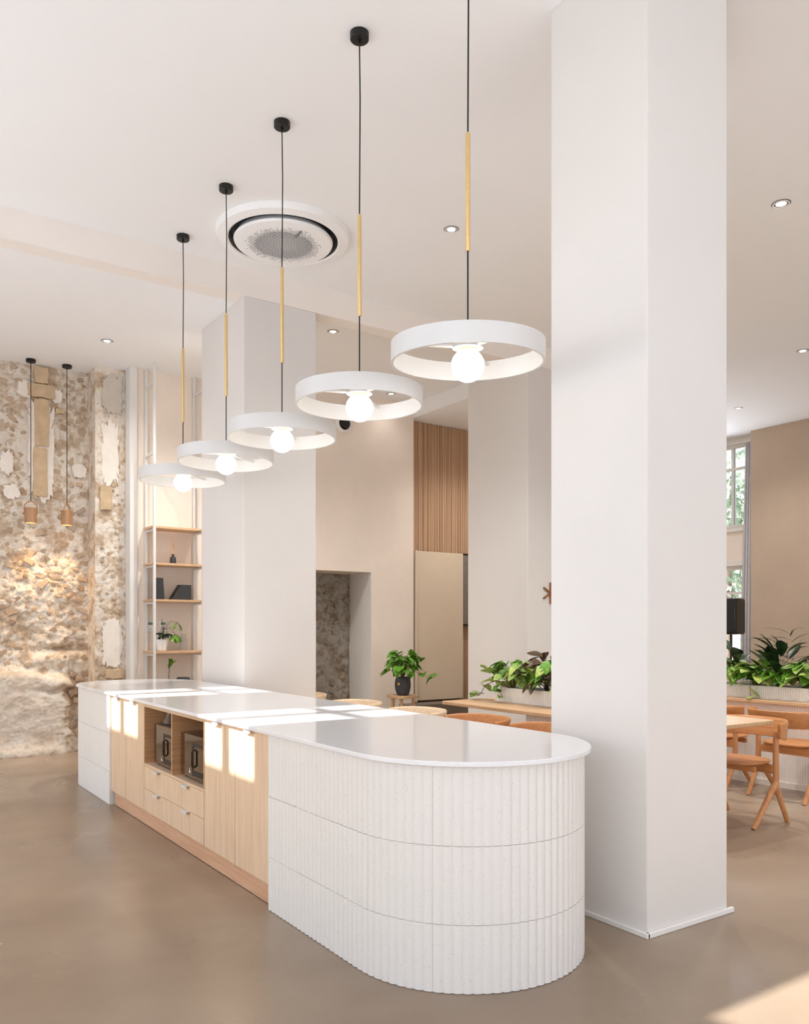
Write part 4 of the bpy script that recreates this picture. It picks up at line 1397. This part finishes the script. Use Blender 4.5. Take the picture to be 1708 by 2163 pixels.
# ------------------------------------------------------------------ chairs
def make_chair(label, mw, ml):
    """faces +x in its own space"""
    t_ = thing('dining_chair', (0, 0, 0), label, 'chair', None, 0, False)
    # seat: softly squared oval
    pts = []
    for i in range(36):
        a = 2 * PI * i / 36
        c, s = math.cos(a), math.sin(a)
        rr = 1 / ((abs(c) ** 2.6 + abs(s) ** 2.6) ** (1 / 2.6))
        pts.append((0.075 + 0.215 * c * rr, 0.232 * s * rr))
    sb = MB()
    n = len(pts)
    lay = [(0.80, 0.424), (0.97, 0.436), (1.0, 0.446), (0.985, 0.453), (0.9, 0.452), (0.5, 0.446)]
    vs = []
    for k, z in lay:
        vs += [(0.075 + (x - 0.075) * k, y * k, z) for x, y in pts]
    fs = [tuple(range(n - 1, -1, -1)), tuple((len(lay) - 1) * n + i for i in range(n))]
    for l_ in range(len(lay) - 1):
        fs += [(l_ * n + i, l_ * n + (i + 1) % n, (l_ + 1) * n + (i + 1) % n, (l_ + 1) * n + i) for i in range(n)]
    sb.add(vs, fs).build('seat', M[mw], t_, smooth=50)
    # cross rail under the seat
    MB().prism([(-0.235, 0.36), (0.235, 0.36), (0.235, 0.425), (-0.235, 0.425)], -0.06, -0.03, Matrix(((0, 0, 1, 0), (1, 0, 0, 0), (0, 1, 0, 0), (0, 0, 0, 1)))).build('rail', M[mw], t_, bevel=0.006)
    MB().prism([(-0.22, 0.385), (0.22, 0.385), (0.22, 0.425), (-0.22, 0.425)], 0.14, 0.165, Matrix(((0, 0, 1, 0), (1, 0, 0, 0), (0, 1, 0, 0), (0, 0, 0, 1)))).build('rail', M[mw], t_, bevel=0.006)
    # bent backrest band
    bb = MB()
    ins, out = [], []
    K = 28
    for i in range(K + 1):
        u = -1 + 2 * i / K
        y = 0.283 * math.sin(u * PI / 2) if abs(u) < 1 else 0.283 * u
        x = -0.245 + 0.235 * (1 - math.cos(u * PI / 2)) ** 1.25
        ins.append((x, y))
    nrm = []
    for i in range(K + 1):
        a, b = ins[max(i - 1, 0)], ins[min(i + 1, K)]
        tx, ty = b[0] - a[0], b[1] - a[1]
        L = math.hypot(tx, ty)
        nrm.append((ty / L, -tx / L))
    vs = []
    prof = [(0.0, 0.60), (0.0, 0.715), (-0.005, 0.728), (-0.012, 0.733), (-0.019, 0.728), (-0.022, 0.715), (-0.02, 0.60), (-0.012, 0.594)]
    for i, (x, y) in enumerate(ins):
        nx, ny = nrm[i]
        u = abs(-1 + 2 * i / K)
        sh = 0.022 * max(0, u - 0.75) / 0.25
        for d, z in prof:
            zz = z + (sh if z < 0.65 else -sh * 0.4)
            lean = -0.045 * (zz - 0.6) / 0.13 * (1 - u * u)
            vs.append((x + nx * -d * -1 + lean, y + ny * d, zz))
    P_ = len(prof)
    fs = []
    for i in range(K):
        fs += [(i * P_ + j, i * P_ + (j + 1) % P_, (i + 1) * P_ + (j + 1) % P_, (i + 1) * P_ + j) for j in range(P_)]
    fs += [tuple(range(P_)), tuple(K * P_ + j for j in range(P_))]
    bb.add(vs, fs).build('backrest', M[mw], t_, smooth=50)
    for s in (-1, 1):
        y = 0.245 * s
        MB().tube([(-0.055, y * 0.985, 0.26), (-0.055, y, 0.31), (-0.05, y, 0.50), (-0.045, y * 1.02, 0.655), (-0.045, y * 1.02, 0.668)], [0.021, 0.0225, 0.021, 0.019, 0.010], 14).build('post', M[ml], t_, smooth=50)
        MB().tube([(0.215, y, 0), (-0.05, y, 0.30), (-0.055, y, 0.33)], [0.019, 0.0225, 0.018], 14).build('leg', M[ml], t_, smooth=50)
        MB().tube([(-0.20, y, 0), (-0.062, y, 0.25), (-0.055, y, 0.29)], [0.018, 0.021, 0.018], 14).build('leg', M[ml], t_, smooth=50)
    return t_


orange = make_chair('orange beech chair right of the column, pulled up to the near table end', 'orange', 'orange_z')
pale = make_chair('pale ash chair beyond the island, level with the small stool', 'ash', 'ash_z')
orange.location, orange.rotation_euler.z = (5.445, 3.64, 0), PI
orange['group'] = 'orange beech dining chairs'
pale.location, pale.rotation_euler.z = (3.81, 5.57, 0), PI
pale['group'] = 'pale ash dining chairs'
for src, x, y, rz, lab in ((orange, 6.475, 3.88, 0.0, 'orange beech chair at the far table whose back and seat face the picture edge'),
                           (orange, 6.46, 4.58, 0.0, 'orange beech chair at the far table mostly hidden by the column'),
                           (orange, 3.85, 4.84, PI, 'orange beech chair beyond the island, next to the pale chairs'),
                           (orange, 3.88, 4.12, PI, 'orange beech chair beyond the island, cut by the big column'),
                           (pale, 3.76, 6.47, PI, 'pale ash chair beyond the island, in front of the passage stone'),
                           (pale, 3.79, 7.55, PI, 'pale ash chair beyond the island, just right of the second column'),
                           (pale, 3.80, 8.21, PI, 'pale ash chair beyond the island, farthest of the row by the second column')):
    c = copy_tree(src)
    c.location = (x, y, 0)
    c.rotation_euler.z = rz
    c['label'] = lab

# ------------------------------------------------------------------ wooden star on the dining wall
t_ = thing('wall_star', (6.61, YB, 1.79), 'brown wooden asterisk of crossed rods on the plaster wall', 'wall ornament')
for k in range(3):
    a = k * PI / 3
    dx, dz = math.sin(a) * 0.12, math.cos(a) * 0.12
    yy = YB - 0.012 - 0.0
    MB().tube([(6.61 - dx, yy - 0.001 * k, 1.79 - dz), (6.61 + dx, yy - 0.001 * k, 1.79 + dz)], 0.0105, 10).build('rod', M['walnut'], t_)

# ------------------------------------------------------------------ loudspeaker on a stand, curtain
t_ = thing('loudspeaker', (10.0, 6.8, 1.31), 'black loudspeaker box on a stand in front of the tall window', 'loudspeaker')
rz = Euler((0, 0, math.radians(12))).to_matrix()
MB().cbox((10.0, 6.86, 1.555), (0.34, 0.32, 0.49), rz).build('cabinet', M['black_plastic'], t_, bevel=0.03, seg=3)
MB().cbox((9.83, 6.82, 1.555), (0.012, 0.27, 0.43), rz).build('grille', M['black_metal'], t_, bevel=0.004)
t_ = thing('speaker_stand', (10.0, 6.83, 0), 'thin black pole stand under the loudspeaker', 'stand')
MB().tube([(10.0, 6.83, 0.04), (10.0, 6.83, 1.308)], 0.017, 10).build('pole', M['black_metal'], t_)
MB().lathe([(0.02, -0.03), (0.03, -0.03), (0.03, 0.03), (0.02, 0.03)], (10.0, 6.83, 0.6), 14).build('collar', M['black_metal'], t_)
for k in range(3):
    a = 2 * PI * k / 3 + 0.4
    MB().tube([(10.0 + 0.02 * math.cos(a), 6.83 + 0.02 * math.sin(a), 0.6), (10.0 + 0.4 * math.cos(a), 6.83 + 0.4 * math.sin(a), 0.01)], 0.011, 8).build('leg', M['black_metal'], t_)
t_ = thing('curtain', (12.24, 8.06, 0.02), 'long grey curtain drawn to the side of the tall window', 'curtain')
cv = MB()
K, H_ = 60, 10
vs, fs = [], []
for j in range(H_ + 1):
    z = 0.03 + (4.42 - 0.03) * j / H_
    pinch = 0.75 + 0.25 * math.cos(j / H_ * 2.2)
    for i in range(K + 1):
        u = i / K
        yy = 7.93 + u * 0.27 * pinch
        xx = 12.25 + 0.035 * math.sin(u * 2 * PI * 4.5 + 0.3 * j / H_)
        vs.append((xx, yy, z))
for j in range(H_):
    for i in range(K):
        fs.append((j * (K + 1) + i, j * (K + 1) + i + 1, (j + 1) * (K + 1) + i + 1, (j + 1) * (K + 1) + i))
o = cv.add(vs, fs).build('cloth', M['curtain'], t_, smooth=180, recalc=False)
sm = o.modifiers.new('thickness', 'SOLIDIFY')
sm.thickness = 0.006
MB().tube([(12.25, 7.9, 4.45), (12.25, 9.5, 4.45)], 0.012, 10).build('rail', M['frame_white'], t_)

# ------------------------------------------------------------------ outside: trees and a pale house
def tree(x, y, h, r, n, seed, label):
    rng = random.Random(seed)
    t_ = thing('garden_tree', (x, y, -0.05), label, 'tree')
    MB().tube([(x, y, -0.05), (x + 0.1, y, h * 0.4), (x, y + 0.1, h * 0.75)], [0.2, 0.15, 0.06], 10).build('trunk', M['bark'], t_)
    mb = MB()
    for i in range(n):
        d = Vector((rng.gauss(0, 1), rng.gauss(0, 1), rng.gauss(0, 1))).normalized() * r * rng.random() ** 0.4
        c = Vector((x, y, h * 0.68)) + Vector((d.x, d.y, d.z * 1.25))
        R = Euler((rng.uniform(0, 6), rng.uniform(0, 6), rng.uniform(0, 6))).to_matrix()
        s = rng.uniform(0.08, 0.17)
        mb.add([c + R @ Vector(q) * s for q in ((-1, -0.5, 0), (0, -0.7, 0.2), (1, 0, 0), (0, 0.7, 0.2), (-1, 0.5, 0))], [(0, 1, 2, 3, 4)])
    o = mb.build('crown', M['leaf_tree'], t_, recalc=False, smooth=0)
    o['kind'] = 'stuff'


tree(20.5, 14.2, 6.2, 1.9, 1500, 3, 'pale leafy tree outside the tall window, nearer one')
tree(25.0, 19.5, 7.5, 2.4, 1500, 4, 'pale leafy tree outside, farther from the tall window')
t_ = thing('garden_house', (30, 19, -0.05), 'pale low house seen through the lower window pane', 'building')
MB().box(28, 33, 14, 26, -0.05, 3.4).build('wall', M['facade'], t_, smooth=0)
MB().box(27.8, 33.2, 13.8, 26.2, 3.4, 3.6).build('roof', M['frame_white'], t_, smooth=0)
for k in range(5):
    y = 15 + k * 2.2
    MB().box(27.96, 27.99, y, y + 1.1, 1.2, 2.6).build('window', M['dark_glass'], t_, smooth=0)

for o in COL.objects:
    if '_o' in o:
        del o['_o']
